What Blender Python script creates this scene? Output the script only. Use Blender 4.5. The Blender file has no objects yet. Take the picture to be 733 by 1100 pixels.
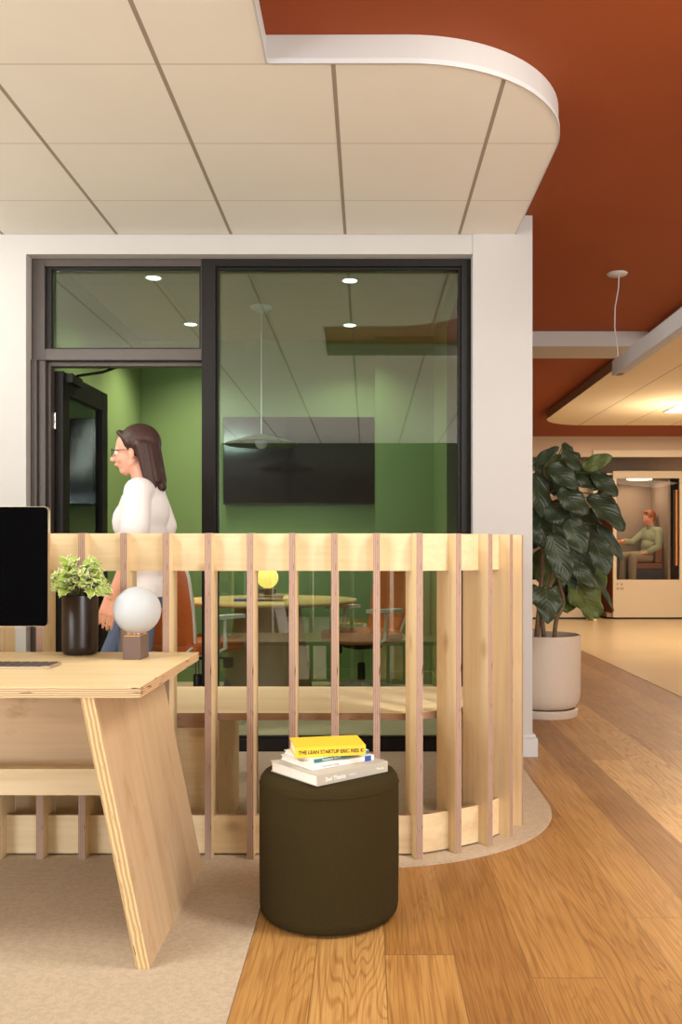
import bpy, bmesh, math, random
from mathutils import Vector, Matrix, noise
random.seed(7)
PI = math.pi
S = bpy.context.scene
COL = S.collection

# ------------------------------------------------------------------ camera
F = 959.0
cam_d = bpy.data.cameras.new('camera')
cam = bpy.data.objects.new('camera', cam_d); COL.objects.link(cam)
cam.location = (0, 0, 1.1); cam.rotation_euler = (PI/2, 0, 0)
cam_d.sensor_fit = 'VERTICAL'; cam_d.sensor_height = 24.0
cam_d.lens = F/1100*24.0
cam_d.shift_x = -(395-366.5)/1100
cam_d.shift_y = (592-550)/1100
cam_d.clip_start = .05; cam_d.clip_end = 100
S.camera = cam

# ------------------------------------------------------------------ world, lights, exposure
W = bpy.data.worlds.new('world'); S.world = W; W.use_nodes = True
W.node_tree.nodes['Background'].inputs[0].default_value = (.9, .93, 1, 1)
W.node_tree.nodes['Background'].inputs[1].default_value = .6
S.view_settings.view_transform = 'Standard'; S.view_settings.look = 'None'
S.view_settings.gamma = 1; S.view_settings.use_curve_mapping = False
S.view_settings.exposure = 0.27

def area(name, loc, target, sx, sy, power, col=(1, 1, 1), spread=180):
    d = bpy.data.lights.new(name, 'AREA'); d.shape = 'RECTANGLE'; d.size = sx; d.size_y = sy
    d.energy = power; d.color = col; d.spread = math.radians(spread)
    o = bpy.data.objects.new(name, d); COL.objects.link(o); o.location = loc
    v = Vector(target)-Vector(loc); o.rotation_euler = v.to_track_quat('-Z', 'Y').to_euler()
    return o
def spot(name, loc, power, col, ang=110, r=.05):
    d = bpy.data.lights.new(name, 'SPOT'); d.energy = power; d.color = col; d.spot_size = math.radians(ang)
    d.spot_blend = .8; d.shadow_soft_size = r
    o = bpy.data.objects.new(name, d); COL.objects.link(o); o.location = loc; return o
COOL = (.97, .985, 1); WARM = (1, .80, .56); NEUT = (1, .94, .84)
area('fill_left', (-4.9, -1.2, 1.25), (0, -.4, 2.0), 5.0, 2.2, 350, COOL)  # added fill light, the left wall has no window
area('fill_back', (3.7, -4.9, 1.25), (3.0, 0, 2.0), 3.9, 2.2, 365, COOL)  # unseen fill added behind the camera, the wall there is solid
area('fill_right', (7.4, 0.5, 1.3), (0, 2.5, 2.0), 6.0, 2.3, 130, NEUT)  # added fill from the right, no window is built there
area('office_fill', (4.6, 2.0, 2.86), (4.6, 2.0, 0), 3.0, 4.0, 60, WARM)  # unseen overhead fill added without a fixture
area('upper_fill_left', (-2.05, 1.9, 2.785), (-1.3, 3.2, 0), .9, .8, 62, NEUT)  # added fill out of view, aimed at desk and bench
area('bench_fill', (-2.55, 4.0, 2.785), (-.6, 4.3, 0), .6, .9, 32, NEUT)  # added to brighten the carpet and bench inside the divider
area('upper_fill_right', (1.35, 2.0, 2.62), (.3, 3.3, 0), .3, 1.4, 45, NEUT)  # added fill below the ceiling edge, no fixture belongs to it
area('far_fill', (5.3, 8.2, 2.78), (5.0, 8.2, 0), 1.6, 3.2, 70, WARM)  # added so the far floor bounces light onto beam and ceiling
area('uplight', (4.15, 10.3, 2.30), (4.05, 10.3, 2.8), .25, 1.6, 26, WARM)
area('far_lamps', (4.4, 12.9, 2.86), (4.4, 12.9, 0), 3.0, .8, 36, WARM)

# ------------------------------------------------------------------ materials
MT = {}
def srgb(r, g, b):
    f = lambda c: (c/255/12.92) if c/255 <= .04045 else ((c/255+.055)/1.055)**2.4
    return (f(r), f(g), f(b), 1)
def mat(name, col, rough=.6, metal=0, spec=.5, emit=None, estr=0, noise_amt=0, noise_scale=20, bump=0, bump_scale=200, sheen=0, coat=0):
    m = bpy.data.materials.new(name); m.use_nodes = True; nt = m.node_tree; b = nt.nodes['Principled BSDF']
    c = col if len(col) == 4 else (*col, 1)
    b.inputs['Base Color'].default_value = c; b.inputs['Roughness'].default_value = rough
    b.inputs['Metallic'].default_value = metal; b.inputs['Specular IOR Level'].default_value = spec
    b.inputs['Coat Weight'].default_value = coat
    b.inputs['Sheen Weight'].default_value = sheen
    if emit: b.inputs['Emission Color'].default_value = (*emit[:3], 1); b.inputs['Emission Strength'].default_value = estr
    tc = nt.nodes.new('ShaderNodeTexCoord')
    if noise_amt:
        n = nt.nodes.new('ShaderNodeTexNoise'); n.inputs['Scale'].default_value = noise_scale; n.inputs['Detail'].default_value = 6
        nt.links.new(tc.outputs['Object'], n.inputs['Vector'])
        r = nt.nodes.new('ShaderNodeValToRGB')
        r.color_ramp.elements[0].position = .3; r.color_ramp.elements[1].position = .7
        r.color_ramp.elements[0].color = (*[x*(1-noise_amt) for x in c[:3]], 1)
        r.color_ramp.elements[1].color = (*[min(1, x*(1+noise_amt)) for x in c[:3]], 1)
        nt.links.new(n.outputs['Fac'], r.inputs['Fac']); nt.links.new(r.outputs['Color'], b.inputs['Base Color'])
    if bump:
        n2 = nt.nodes.new('ShaderNodeTexNoise'); n2.inputs['Scale'].default_value = bump_scale; n2.inputs['Detail'].default_value = 3
        nt.links.new(tc.outputs['Object'], n2.inputs['Vector'])
        bp = nt.nodes.new('ShaderNodeBump'); bp.inputs['Strength'].default_value = bump; bp.inputs['Distance'].default_value = .003
        nt.links.new(n2.outputs['Fac'], bp.inputs['Height']); nt.links.new(bp.outputs['Normal'], b.inputs['Normal'])
    MT[name] = m; return m
class NG:
    def __init__(s, m): s.m = m; s.nt = m.node_tree; s.b = s.nt.nodes['Principled BSDF']
    def n(s, t, **kw):
        x = s.nt.nodes.new(t)
        for k, v in kw.items(): setattr(x, k, v)
        return x
    def l(s, a, b): s.nt.links.new(a, b)
    def math(s, op, a, b=None, c=None):
        x = s.n('ShaderNodeMath', operation=op)
        for i, v in enumerate((a, b, c)):
            if v is None: continue
            if isinstance(v, (int, float)): x.inputs[i].default_value = v
            else: s.l(v, x.inputs[i])
        return x.outputs[0]
    def ramp(s, fac, stops):
        r = s.n('ShaderNodeValToRGB'); e = r.color_ramp.elements
        while len(e) < len(stops): e.new(.5)
        for i, (p, c) in enumerate(stops): e[i].position = p; e[i].color = (*c[:3], 1)
        s.l(fac, r.inputs['Fac']); return r.outputs['Color']
    def mix(s, fac, a, b, mode='MIX'):
        x = s.n('ShaderNodeMix', data_type='RGBA', blend_type=mode)
        if isinstance(fac, (int, float)): x.inputs[0].default_value = fac
        else: s.l(fac, x.inputs[0])
        for i, v in ((6, a), (7, b)):
            if isinstance(v, tuple): x.inputs[i].default_value = (*v[:3], 1)
            else: s.l(v, x.inputs[i])
        return x.outputs[2]
def ply(name, axis, c1, c2, scale=1.0, rough=.5, knots=True, smudge=.35):
    """birch plywood face: grain runs along axis (0, 1 or 2)"""
    m = mat(name, c1, rough); g = NG(m)
    tc = g.n('ShaderNodeTexCoord'); mp = g.n('ShaderNodeMapping'); oi = g.n('ShaderNodeObjectInfo')
    sc = [9*scale]*3; sc[axis] = .9*scale; mp.inputs['Scale'].default_value = sc
    add = g.n('ShaderNodeVectorMath', operation='ADD')
    g.l(tc.outputs['Object'], add.inputs[0])
    cx = g.n('ShaderNodeCombineXYZ')
    r = g.math('MULTIPLY', oi.outputs['Random'], 37.0)
    for i in range(3): g.l(r, cx.inputs[i])
    g.l(cx.outputs[0], add.inputs[1]); g.l(add.outputs[0], mp.inputs['Vector'])
    n1 = g.n('ShaderNodeTexNoise'); n1.inputs['Scale'].default_value = 1.2; n1.inputs['Detail'].default_value = 5; n1.inputs['Distortion'].default_value = .8
    g.l(mp.outputs[0], n1.inputs['Vector'])
    col = g.ramp(n1.outputs['Fac'], [(.3, c2), (.5, c1), (.75, tuple(min(1, x*1.06) for x in c1[:3]))])
    mp2 = g.n('ShaderNodeMapping'); sc2 = [60*scale]*3; sc2[axis] = 2.5*scale; mp2.inputs['Scale'].default_value = sc2
    g.l(add.outputs[0], mp2.inputs['Vector'])
    n2 = g.n('ShaderNodeTexNoise'); n2.inputs['Scale'].default_value = 1; n2.inputs['Detail'].default_value = 4
    g.l(mp2.outputs[0], n2.inputs['Vector'])
    f = g.ramp(n2.outputs['Fac'], [(.35, (.93, .92, .90)), (.6, (1, 1, 1))])
    col = g.mix(1.0, col, f, 'MULTIPLY')
    if knots:
        v = g.n('ShaderNodeTexVoronoi'); v.inputs['Scale'].default_value = 1
        mp3 = g.n('ShaderNodeMapping'); sc3 = [7.0]*3; sc3[axis] = 3.4; mp3.inputs['Scale'].default_value = sc3
        g.l(add.outputs[0], mp3.inputs['Vector']); g.l(mp3.outputs[0], v.inputs['Vector'])
        k = g.ramp(v.outputs['Distance'], [(.0, (.40, .32, .25)), (.06, (.55, .45, .35)), (.17, (1, 1, 1))])
        col = g.mix(.55, col, k, 'MULTIPLY')
        mp4 = g.n('ShaderNodeMapping'); sc4 = [9.0]*3; sc4[axis] = 4.0; mp4.inputs['Scale'].default_value = sc4; g.l(add.outputs[0], mp4.inputs['Vector'])
        n4 = g.n('ShaderNodeTexNoise'); n4.inputs['Scale'].default_value = 1; n4.inputs['Detail'].default_value = 7; n4.inputs['Roughness'].default_value = .65
        g.l(mp4.outputs[0], n4.inputs['Vector'])
        sm = g.ramp(n4.outputs['Fac'], [(.30, (.76, .66, .54)), (.43, (1, 1, 1))])
        col = g.mix(smudge, col, sm, 'MULTIPLY')
    g.l(col, g.b.inputs['Base Color'])
    return m
def ply_edge(name, axis, ca, cb, per=.0045, voids=True):
    """laminated plywood edge: layers stack along axis in object space"""
    m = mat(name, ca, .65); g = NG(m)
    tc = g.n('ShaderNodeTexCoord'); sp = g.n('ShaderNodeSeparateXYZ'); g.l(tc.outputs['Object'], sp.inputs[0])
    nz = g.n('ShaderNodeTexNoise'); nz.inputs['Scale'].default_value = 14; g.l(tc.outputs['Object'], nz.inputs['Vector'])
    w = g.math('ADD', sp.outputs[axis], g.math('MULTIPLY', nz.outputs['Fac'], per*.9))
    s_ = g.math('SINE', g.math('MULTIPLY', w, 2*PI/per))
    s_ = g.math('MULTIPLY_ADD', s_, .5, .5)
    col = g.ramp(s_, [(.25, cb), (.7, ca)])
    if voids:
        mp = g.n('ShaderNodeMapping'); sc = [14.0]*3; sc[axis] = 160.0; mp.inputs['Scale'].default_value = sc
        g.l(tc.outputs['Object'], mp.inputs['Vector'])
        n2 = g.n('ShaderNodeTexNoise'); n2.inputs['Scale'].default_value = 1; n2.inputs['Detail'].default_value = 2
        g.l(mp.outputs[0], n2.inputs['Vector'])
        k = g.ramp(n2.outputs['Fac'], [(.30, (.22, .13, .08)), (.36, (1, 1, 1))])
        col = g.mix(1.0, col, k, 'MULTIPLY')
    g.l(col, g.b.inputs['Base Color'])
    return m

BIRCH = (.80, .64, .40); BIRCH2 = (.72, .545, .32)
mat('white_paint', srgb(190, 189, 187), .6, noise_amt=.01, noise_scale=3)
mat('cool_white', srgb(200, 202, 204), .5)
mat('orange_paint', srgb(148, 68, 19), .75, noise_amt=.02, noise_scale=2)
mat('green_paint', srgb(118, 144, 94), .55, noise_amt=.02, noise_scale=2)
mat('beige_paint', srgb(200, 178, 150), .7, noise_amt=.02, noise_scale=2)
mat('back_paint', srgb(76, 68, 60), .8, noise_amt=.02)
mat('black_metal', srgb(22, 19, 18), .5, spec=.3, noise_amt=.05)
mat('bronze_metal', srgb(74, 66, 62), .4, noise_amt=.05)
mat('screen_black', (.002, .002, .0025), .06, spec=.12)
mat('tv_black', (.004, .004, .005), .1, spec=.5)
mat('bezel', srgb(30, 30, 32), .4)
mat('champagne', srgb(215, 190, 160), .3, metal=.8)
mat('silver', srgb(200, 198, 195), .3, metal=.9)
mat('olive_fabric', srgb(56, 47, 25), .95, spec=.1, noise_amt=.12, noise_scale=300, bump=.5, bump_scale=500, sheen=.0)
mat('vase_black', srgb(38, 26, 20), .3, noise_amt=.05)
mat('lamp_base', srgb(106, 86, 78), .5)
mat('brass', srgb(240, 175, 100), .3, metal=.7)
mat('globe_off', srgb(188, 194, 200), .4, spec=.3)
mat('globe_lit', srgb(250, 220, 120), .4, emit=srgb(255, 225, 110), estr=.9)
mat('grey_print', srgb(190, 186, 174), .55)
mat('paper', srgb(240, 234, 222), .8, noise_amt=.05, noise_scale=80)
mat('cover_white', srgb(240, 238, 236), .4)
mat('cover_teal', srgb(40, 120, 130), .4)
mat('cover_blue', srgb(50, 84, 176), .4)
mat('cover_yellow', srgb(250, 205, 50), .45)
mat('print_dark', srgb(70, 50, 10), .6)
mat('print_white', srgb(245, 245, 240), .6)
mat('print_grey', srgb(150, 155, 160), .6)
mat('ceramic', srgb(206, 192, 176), .6, noise_amt=.02, noise_scale=40)
mat('soil', srgb(60, 45, 32), .95, noise_amt=.4, noise_scale=60, bump=1, bump_scale=60)
mat('bark', srgb(120, 98, 74), .85, noise_amt=.3, noise_scale=60, bump=.5, bump_scale=80)
mat('leather_tan', srgb(190, 98, 42), .45, noise_amt=.08, noise_scale=30, bump=.2, bump_scale=300)
mat('chair_white', srgb(222, 220, 214), .4)
mat('chair_black', srgb(24, 22, 22), .5)
mat('chrome', srgb(200, 200, 200), .2, metal=1)
mat('booth_cream', srgb(214, 196, 168), .5)
mat('booth_brown', srgb(120, 66, 34), .6)
mat('booth_inner', srgb(150, 128, 106), .85, noise_amt=.03)
mat('booth_wood', srgb(200, 128, 48), .5, noise_amt=.1, noise_scale=20)
mat('booth_leather', srgb(120, 66, 36), .5)
mat('logo_tan', srgb(150, 122, 84), .6)
mat('skin', srgb(228, 168, 142), .5, noise_amt=.03, noise_scale=30)
mat('skin_man', srgb(222, 148, 112), .5, noise_amt=.03, noise_scale=30)
mat('hair_brown', srgb(58, 32, 26), .55, noise_amt=.3, noise_scale=90, bump=.5, bump_scale=90)
mat('hair_auburn', srgb(150, 84, 44), .6, noise_amt=.3, noise_scale=90)
mat('shirt_white', srgb(232, 230, 232), .85, noise_amt=.03, noise_scale=8, bump=.3, bump_scale=30)
mat('shirt_sage', srgb(150, 152, 118), .85, noise_amt=.06, noise_scale=8, bump=.3, bump_scale=30)
mat('denim', srgb(92, 106, 134), .9, noise_amt=.1, noise_scale=200, bump=.3, bump_scale=300)
mat('khaki', srgb(150, 130, 100), .9, noise_amt=.06, noise_scale=20)
mat('shoe', srgb(220, 216, 210), .6)
mat('shoe_brown', srgb(70, 46, 30), .6)
mat('glasses_dark', srgb(50, 20, 20), .4)
mat('eye_white', srgb(240, 236, 230), .3)
mat('lips', srgb(196, 100, 92), .5)
mat('lamp_white', (1, 1, 1), .5, emit=(1, .93, .8), estr=9)
mat('lamp_soft', (1, 1, 1), .5, emit=(1, .86, .62), estr=2.2)
mat('shade_green', srgb(40, 62, 34), .35)
mat('dark_panel', srgb(34, 34, 30), .5)
mat('key_dark', srgb(74, 66, 60), .5)
mat('key_body', srgb(190, 170, 150), .35, metal=.4)
ply('ply_z', 2, BIRCH, BIRCH2); ply('ply_x', 0, BIRCH, BIRCH2)
ply('ply_desk', 0, (.80, .635, .365), (.74, .57, .31), .8, rough=.42, knots=False)
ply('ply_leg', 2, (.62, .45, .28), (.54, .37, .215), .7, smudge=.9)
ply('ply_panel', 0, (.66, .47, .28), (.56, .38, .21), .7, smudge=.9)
ply('ply_bench', 0, (.90, .75, .47), (.85, .68, .40), .8, knots=False)
ply_edge('edge_slat', 0, (.48, .33, .25), (.32, .20, .155), .0060)
ply_edge('edge_desk', 2, (.74, .53, .31), (.40, .25, .13), .0060)
ply_edge('edge_leg', 0, (.74, .53, .27), (.48, .31, .14), .0120)
ply_edge('edge_bench', 2, (.42, .25, .15), (.28, .155, .09), .0060)
ply('table_oak', 0, (.76, .52, .22), (.66, .43, .16), .8, knots=False)
ply('base_oak', 2, (.42, .29, .19), (.35, .23, .15), .8, knots=False)

def glass_mat(name, tint, refl=1.0, ior=1.5):
    m = bpy.data.materials.new(name); m.use_nodes = True; nt = m.node_tree; nt.nodes.clear()
    o = nt.nodes.new('ShaderNodeOutputMaterial'); t = nt.nodes.new('ShaderNodeBsdfTransparent'); t.inputs[0].default_value = (*tint, 1)
    g = nt.nodes.new('ShaderNodeBsdfGlossy'); g.inputs['Roughness'].default_value = .0; g.inputs[0].default_value = (refl, refl, refl, 1)
    f = nt.nodes.new('ShaderNodeFresnel'); f.inputs[0].default_value = ior
    mx = nt.nodes.new('ShaderNodeMixShader')
    nt.links.new(f.outputs[0], mx.inputs[0]); nt.links.new(t.outputs[0], mx.inputs[1]); nt.links.new(g.outputs[0], mx.inputs[2]); nt.links.new(mx.outputs[0], o.inputs[0])
    MT[name] = m
glass_mat('glass', (.84, .94, .91), 1.0, 1.95)
glass_mat('glass_booth', (.93, .93, .93), 1.0, 1.3)

def wood_floor():
    m = mat('oak_planks', (.5, .3, .12), .32, spec=.5); g = NG(m)
    tc = g.n('ShaderNodeTexCoord'); sp = g.n('ShaderNodeSeparateXYZ'); g.l(tc.outputs['Object'], sp.inputs[0])
    x, y = sp.outputs[0], sp.outputs[1]
    u = g.math('DIVIDE', g.math('SUBTRACT', x, .048-.1885*40), .1885)
    idx = g.math('FLOOR', u); fu = g.math('SUBTRACT', u, idx)
    wn = g.n('ShaderNodeTexWhiteNoise', noise_dimensions='1D'); g.l(idx, wn.inputs['W'])
    v = g.math('ADD', g.math('DIVIDE', y, 2.6), g.math('MULTIPLY', wn.outputs['Value'], 7.3))
    seg = g.math('FLOOR', v); fv = g.math('SUBTRACT', v, seg)
    pid = g.math('ADD', g.math('MULTIPLY', idx, 3.17), g.math('MULTIPLY', seg, 11.31))
    wn2 = g.n('ShaderNodeTexWhiteNoise', noise_dimensions='1D'); g.l(pid, wn2.inputs['W'])
    wn3 = g.n('ShaderNodeTexWhiteNoise', noise_dimensions='1D'); g.l(g.math('ADD', idx, 5.37), wn3.inputs['W'])
    tv_ = g.math('ADD', g.math('MULTIPLY', wn3.outputs['Value'], .6), g.math('MULTIPLY', wn2.outputs['Value'], .4))
    tone = g.ramp(tv_, [(.15, (.345, .160, .040)), (.4, (.44, .225, .062)), (.6, (.52, .285, .088)), (.85, (.66, .40, .15))])
    # grain
    off = g.math('MULTIPLY', wn2.outputs['Value'], 50.0)
    cv = g.n('ShaderNodeCombineXYZ'); g.l(g.math('ADD', x, off), cv.inputs[0]); g.l(y, cv.inputs[1]); g.l(off, cv.inputs[2])
    mp = g.n('ShaderNodeMapping'); mp.inputs['Scale'].default_value = (5.0, .42, 1); g.l(cv.outputs[0], mp.inputs['Vector'])
    n1 = g.n('ShaderNodeTexNoise'); n1.inputs['Scale'].default_value = 1.3; n1.inputs['Detail'].default_value = 2; n1.inputs['Distortion'].default_value = .5
    g.l(mp.outputs[0], n1.inputs['Vector'])
    rings = g.math('SINE', g.math('MULTIPLY', n1.outputs['Fac'], 150.0)); rings = g.math('MULTIPLY_ADD', rings, .5, .5)
    rc = g.ramp(rings, [(.0, (.66, .55, .42)), (.38, (1, 1, 1))])
    mp2 = g.n('ShaderNodeMapping'); mp2.inputs['Scale'].default_value = (210, 4.0, 1); g.l(cv.outputs[0], mp2.inputs['Vector'])
    n2 = g.n('ShaderNodeTexNoise'); n2.inputs['Scale'].default_value = 1; n2.inputs['Detail'].default_value = 3; g.l(mp2.outputs[0], n2.inputs['Vector'])
    fc = g.ramp(n2.outputs['Fac'], [(.36, (.72, .64, .54)), (.56, (1, 1, 1))])
    n3 = g.n('ShaderNodeTexNoise'); n3.inputs['Scale'].default_value = 2.2; n3.inputs['Detail'].default_value = 3; g.l(cv.outputs[0], n3.inputs['Vector'])
    lc = g.ramp(n3.outputs['Fac'], [(.3, (.86, .83, .78)), (.7, (1.06, 1.06, 1.06))])
    col = g.mix(g.math('MULTIPLY_ADD', wn2.outputs['Value'], .55, .27), tone, rc, 'MULTIPLY'); col = g.mix(.85, col, fc, 'MULTIPLY'); col = g.mix(1, col, lc, 'MULTIPLY')
    # seams
    e1 = g.math('LESS_THAN', g.math('MINIMUM', fu, g.math('SUBTRACT', 1.0, fu)), .007)
    e2 = g.math('LESS_THAN', g.math('MINIMUM', fv, g.math('SUBTRACT', 1.0, fv)), .0007)
    e = g.math('MAXIMUM', e1, e2)
    col = g.mix(g.math('MULTIPLY', e, .75), col, (.16, .08, .03))
    g.l(col, g.b.inputs['Base Color'])
    rr = g.ramp(n2.outputs['Fac'], [(.3, (.44,)*3), (.7, (.33,)*3)]); g.l(rr, g.b.inputs['Roughness'])
wood_floor()
def carpet(name, c1, c2, scale=330):
    m = mat(name, c1, .97, spec=.1); g = NG(m)
    tc = g.n('ShaderNodeTexCoord'); n = g.n('ShaderNodeTexNoise'); n.inputs['Scale'].default_value = scale; n.inputs['Detail'].default_value = 3
    g.l(tc.outputs['Object'], n.inputs['Vector'])
    c = g.ramp(n.outputs['Fac'], [(.3, c2), (.7, c1)])
    n2 = g.n('ShaderNodeTexNoise'); n2.inputs['Scale'].default_value = 70; n2.inputs['Detail'].default_value = 4; g.l(tc.outputs['Object'], n2.inputs['Vector'])
    c2_ = g.ramp(n2.outputs['Fac'], [(.35, (.86, .86, .86)), (.62, (1, 1, 1))])
    g.l(g.mix(1, c, c2_, 'MULTIPLY'), g.b.inputs['Base Color'])
    bp = g.n('ShaderNodeBump'); bp.inputs['Strength'].default_value = .6; bp.inputs['Distance'].default_value = .004
    g.l(n.outputs['Fac'], bp.inputs['Height']); g.l(bp.outputs[0], g.b.inputs['Normal'])
carpet('carpet_beige', (.66, .55, .42), (.50, .405, .30))
carpet('carpet_cream', (.66, .54, .38), (.54, .43, .29))
mat('vinyl_cream', (.66, .50, .30), .3, noise_amt=.04, noise_scale=2)

def tiles(name, x0, y0, sx, sy, base, wide, thin, wide_on_x=True):
    m = mat(name, base, .8, spec=.2); g = NG(m)
    tc = g.n('ShaderNodeTexCoord'); sp = g.n('ShaderNodeSeparateXYZ'); g.l(tc.outputs['Object'], sp.inputs[0])
    def d(o, off, per):
        f = g.math('FRACT', g.math('DIVIDE', g.math('ADD', o, -off+per*40), per))
        return g.math('MULTIPLY', g.math('MINIMUM', f, g.math('SUBTRACT', 1.0, f)), per)
    dx = d(sp.outputs[0], x0, sx); dy = d(sp.outputs[1], y0, sy)
    ex = g.math('LESS_THAN', dx, wide/2); ey = g.math('LESS_THAN', dy, thin/2)
    n = g.n('ShaderNodeTexNoise'); n.inputs['Scale'].default_value = 2.5; g.l(tc.outputs['Object'], n.inputs['Vector'])
    b = g.ramp(n.outputs['Fac'], [(.3, tuple(c*.975 for c in base[:3])), (.7, base)])
    c = g.mix(ey, b, tuple(x*.66 for x in base[:3])); c = g.mix(ex, c, (.36, .31, .25))
    g.l(c, g.b.inputs['Base Color'])
    h = g.math('SUBTRACT', 1.0, g.math('MAXIMUM', g.math('LESS_THAN', dx, wide/2+.004), g.math('LESS_THAN', dy, thin/2+.003)))
    bp = g.n('ShaderNodeBump'); bp.inputs['Strength'].default_value = .8; bp.inputs['Distance'].default_value = .008
    g.l(h, bp.inputs['Height']); g.l(bp.outputs[0], g.b.inputs['Normal'])
tiles('tile_white', -.12, 3.117, .6125, .606, (.88, .87, .82), .016, .006)
tiles('tile_far', 2.86, 60, .62, 50, (.80, .70, .52), .012, .001)
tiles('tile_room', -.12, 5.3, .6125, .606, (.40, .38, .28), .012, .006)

def leaf_mat(name, c1, c2, edge=None, rough=.4):
    m = mat(name, c1, rough, spec=.5); g = NG(m)
    tc = g.n('ShaderNodeTexCoord'); uv = g.n('ShaderNodeSeparateXYZ'); g.l(tc.outputs['UV'], uv.inputs[0])
    u, v = uv.outputs[0], uv.outputs[1]            # u across -1..1 mapped 0..1, v along
    a = g.math('ABSOLUTE', g.math('SUBTRACT', u, .5))
    mid = g.math('LESS_THAN', a, .018)
    w = g.math('SINE', g.math('MULTIPLY', g.math('SUBTRACT', v, g.math('MULTIPLY', a, .8)), 48.0))
    side = g.math('GREATER_THAN', w, .955)
    n = g.n('ShaderNodeTexNoise'); n.inputs['Scale'].default_value = 12; g.l(tc.outputs['Object'], n.inputs['Vector'])
    c = g.ramp(n.outputs['Fac'], [(.3, c2), (.7, c1)])
    c = g.mix(g.math('MULTIPLY', g.math('MAXIMUM', mid, g.math('MULTIPLY', side, .6)), .6), c, tuple(min(1, x*1.8) for x in c1[:3]))
    if edge:
        nn = g.math('MULTIPLY_ADD', n.outputs['Fac'], .5, -.25)
        er = g.math('GREATER_THAN', g.math('ADD', a, nn), .41); c = g.mix(er, c, edge)
    g.l(c, g.b.inputs['Base Color'])
    bp = g.n('ShaderNodeBump'); bp.inputs['Strength'].default_value = .22; bp.inputs['Distance'].default_value = .004
    g.l(w, bp.inputs['Height']); g.l(bp.outputs[0], g.b.inputs['Normal'])
leaf_mat('fig_leaf', (.042, .066, .034), (.022, .042, .020), None, .40)
leaf_mat('fig_leaf_bright', (.12, .17, .04), (.08, .12, .03), None, .45)
leaf_mat('ivy_leaf', (.42, .58, .10), (.26, .42, .05), (.92, .90, .60), .5)

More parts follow.
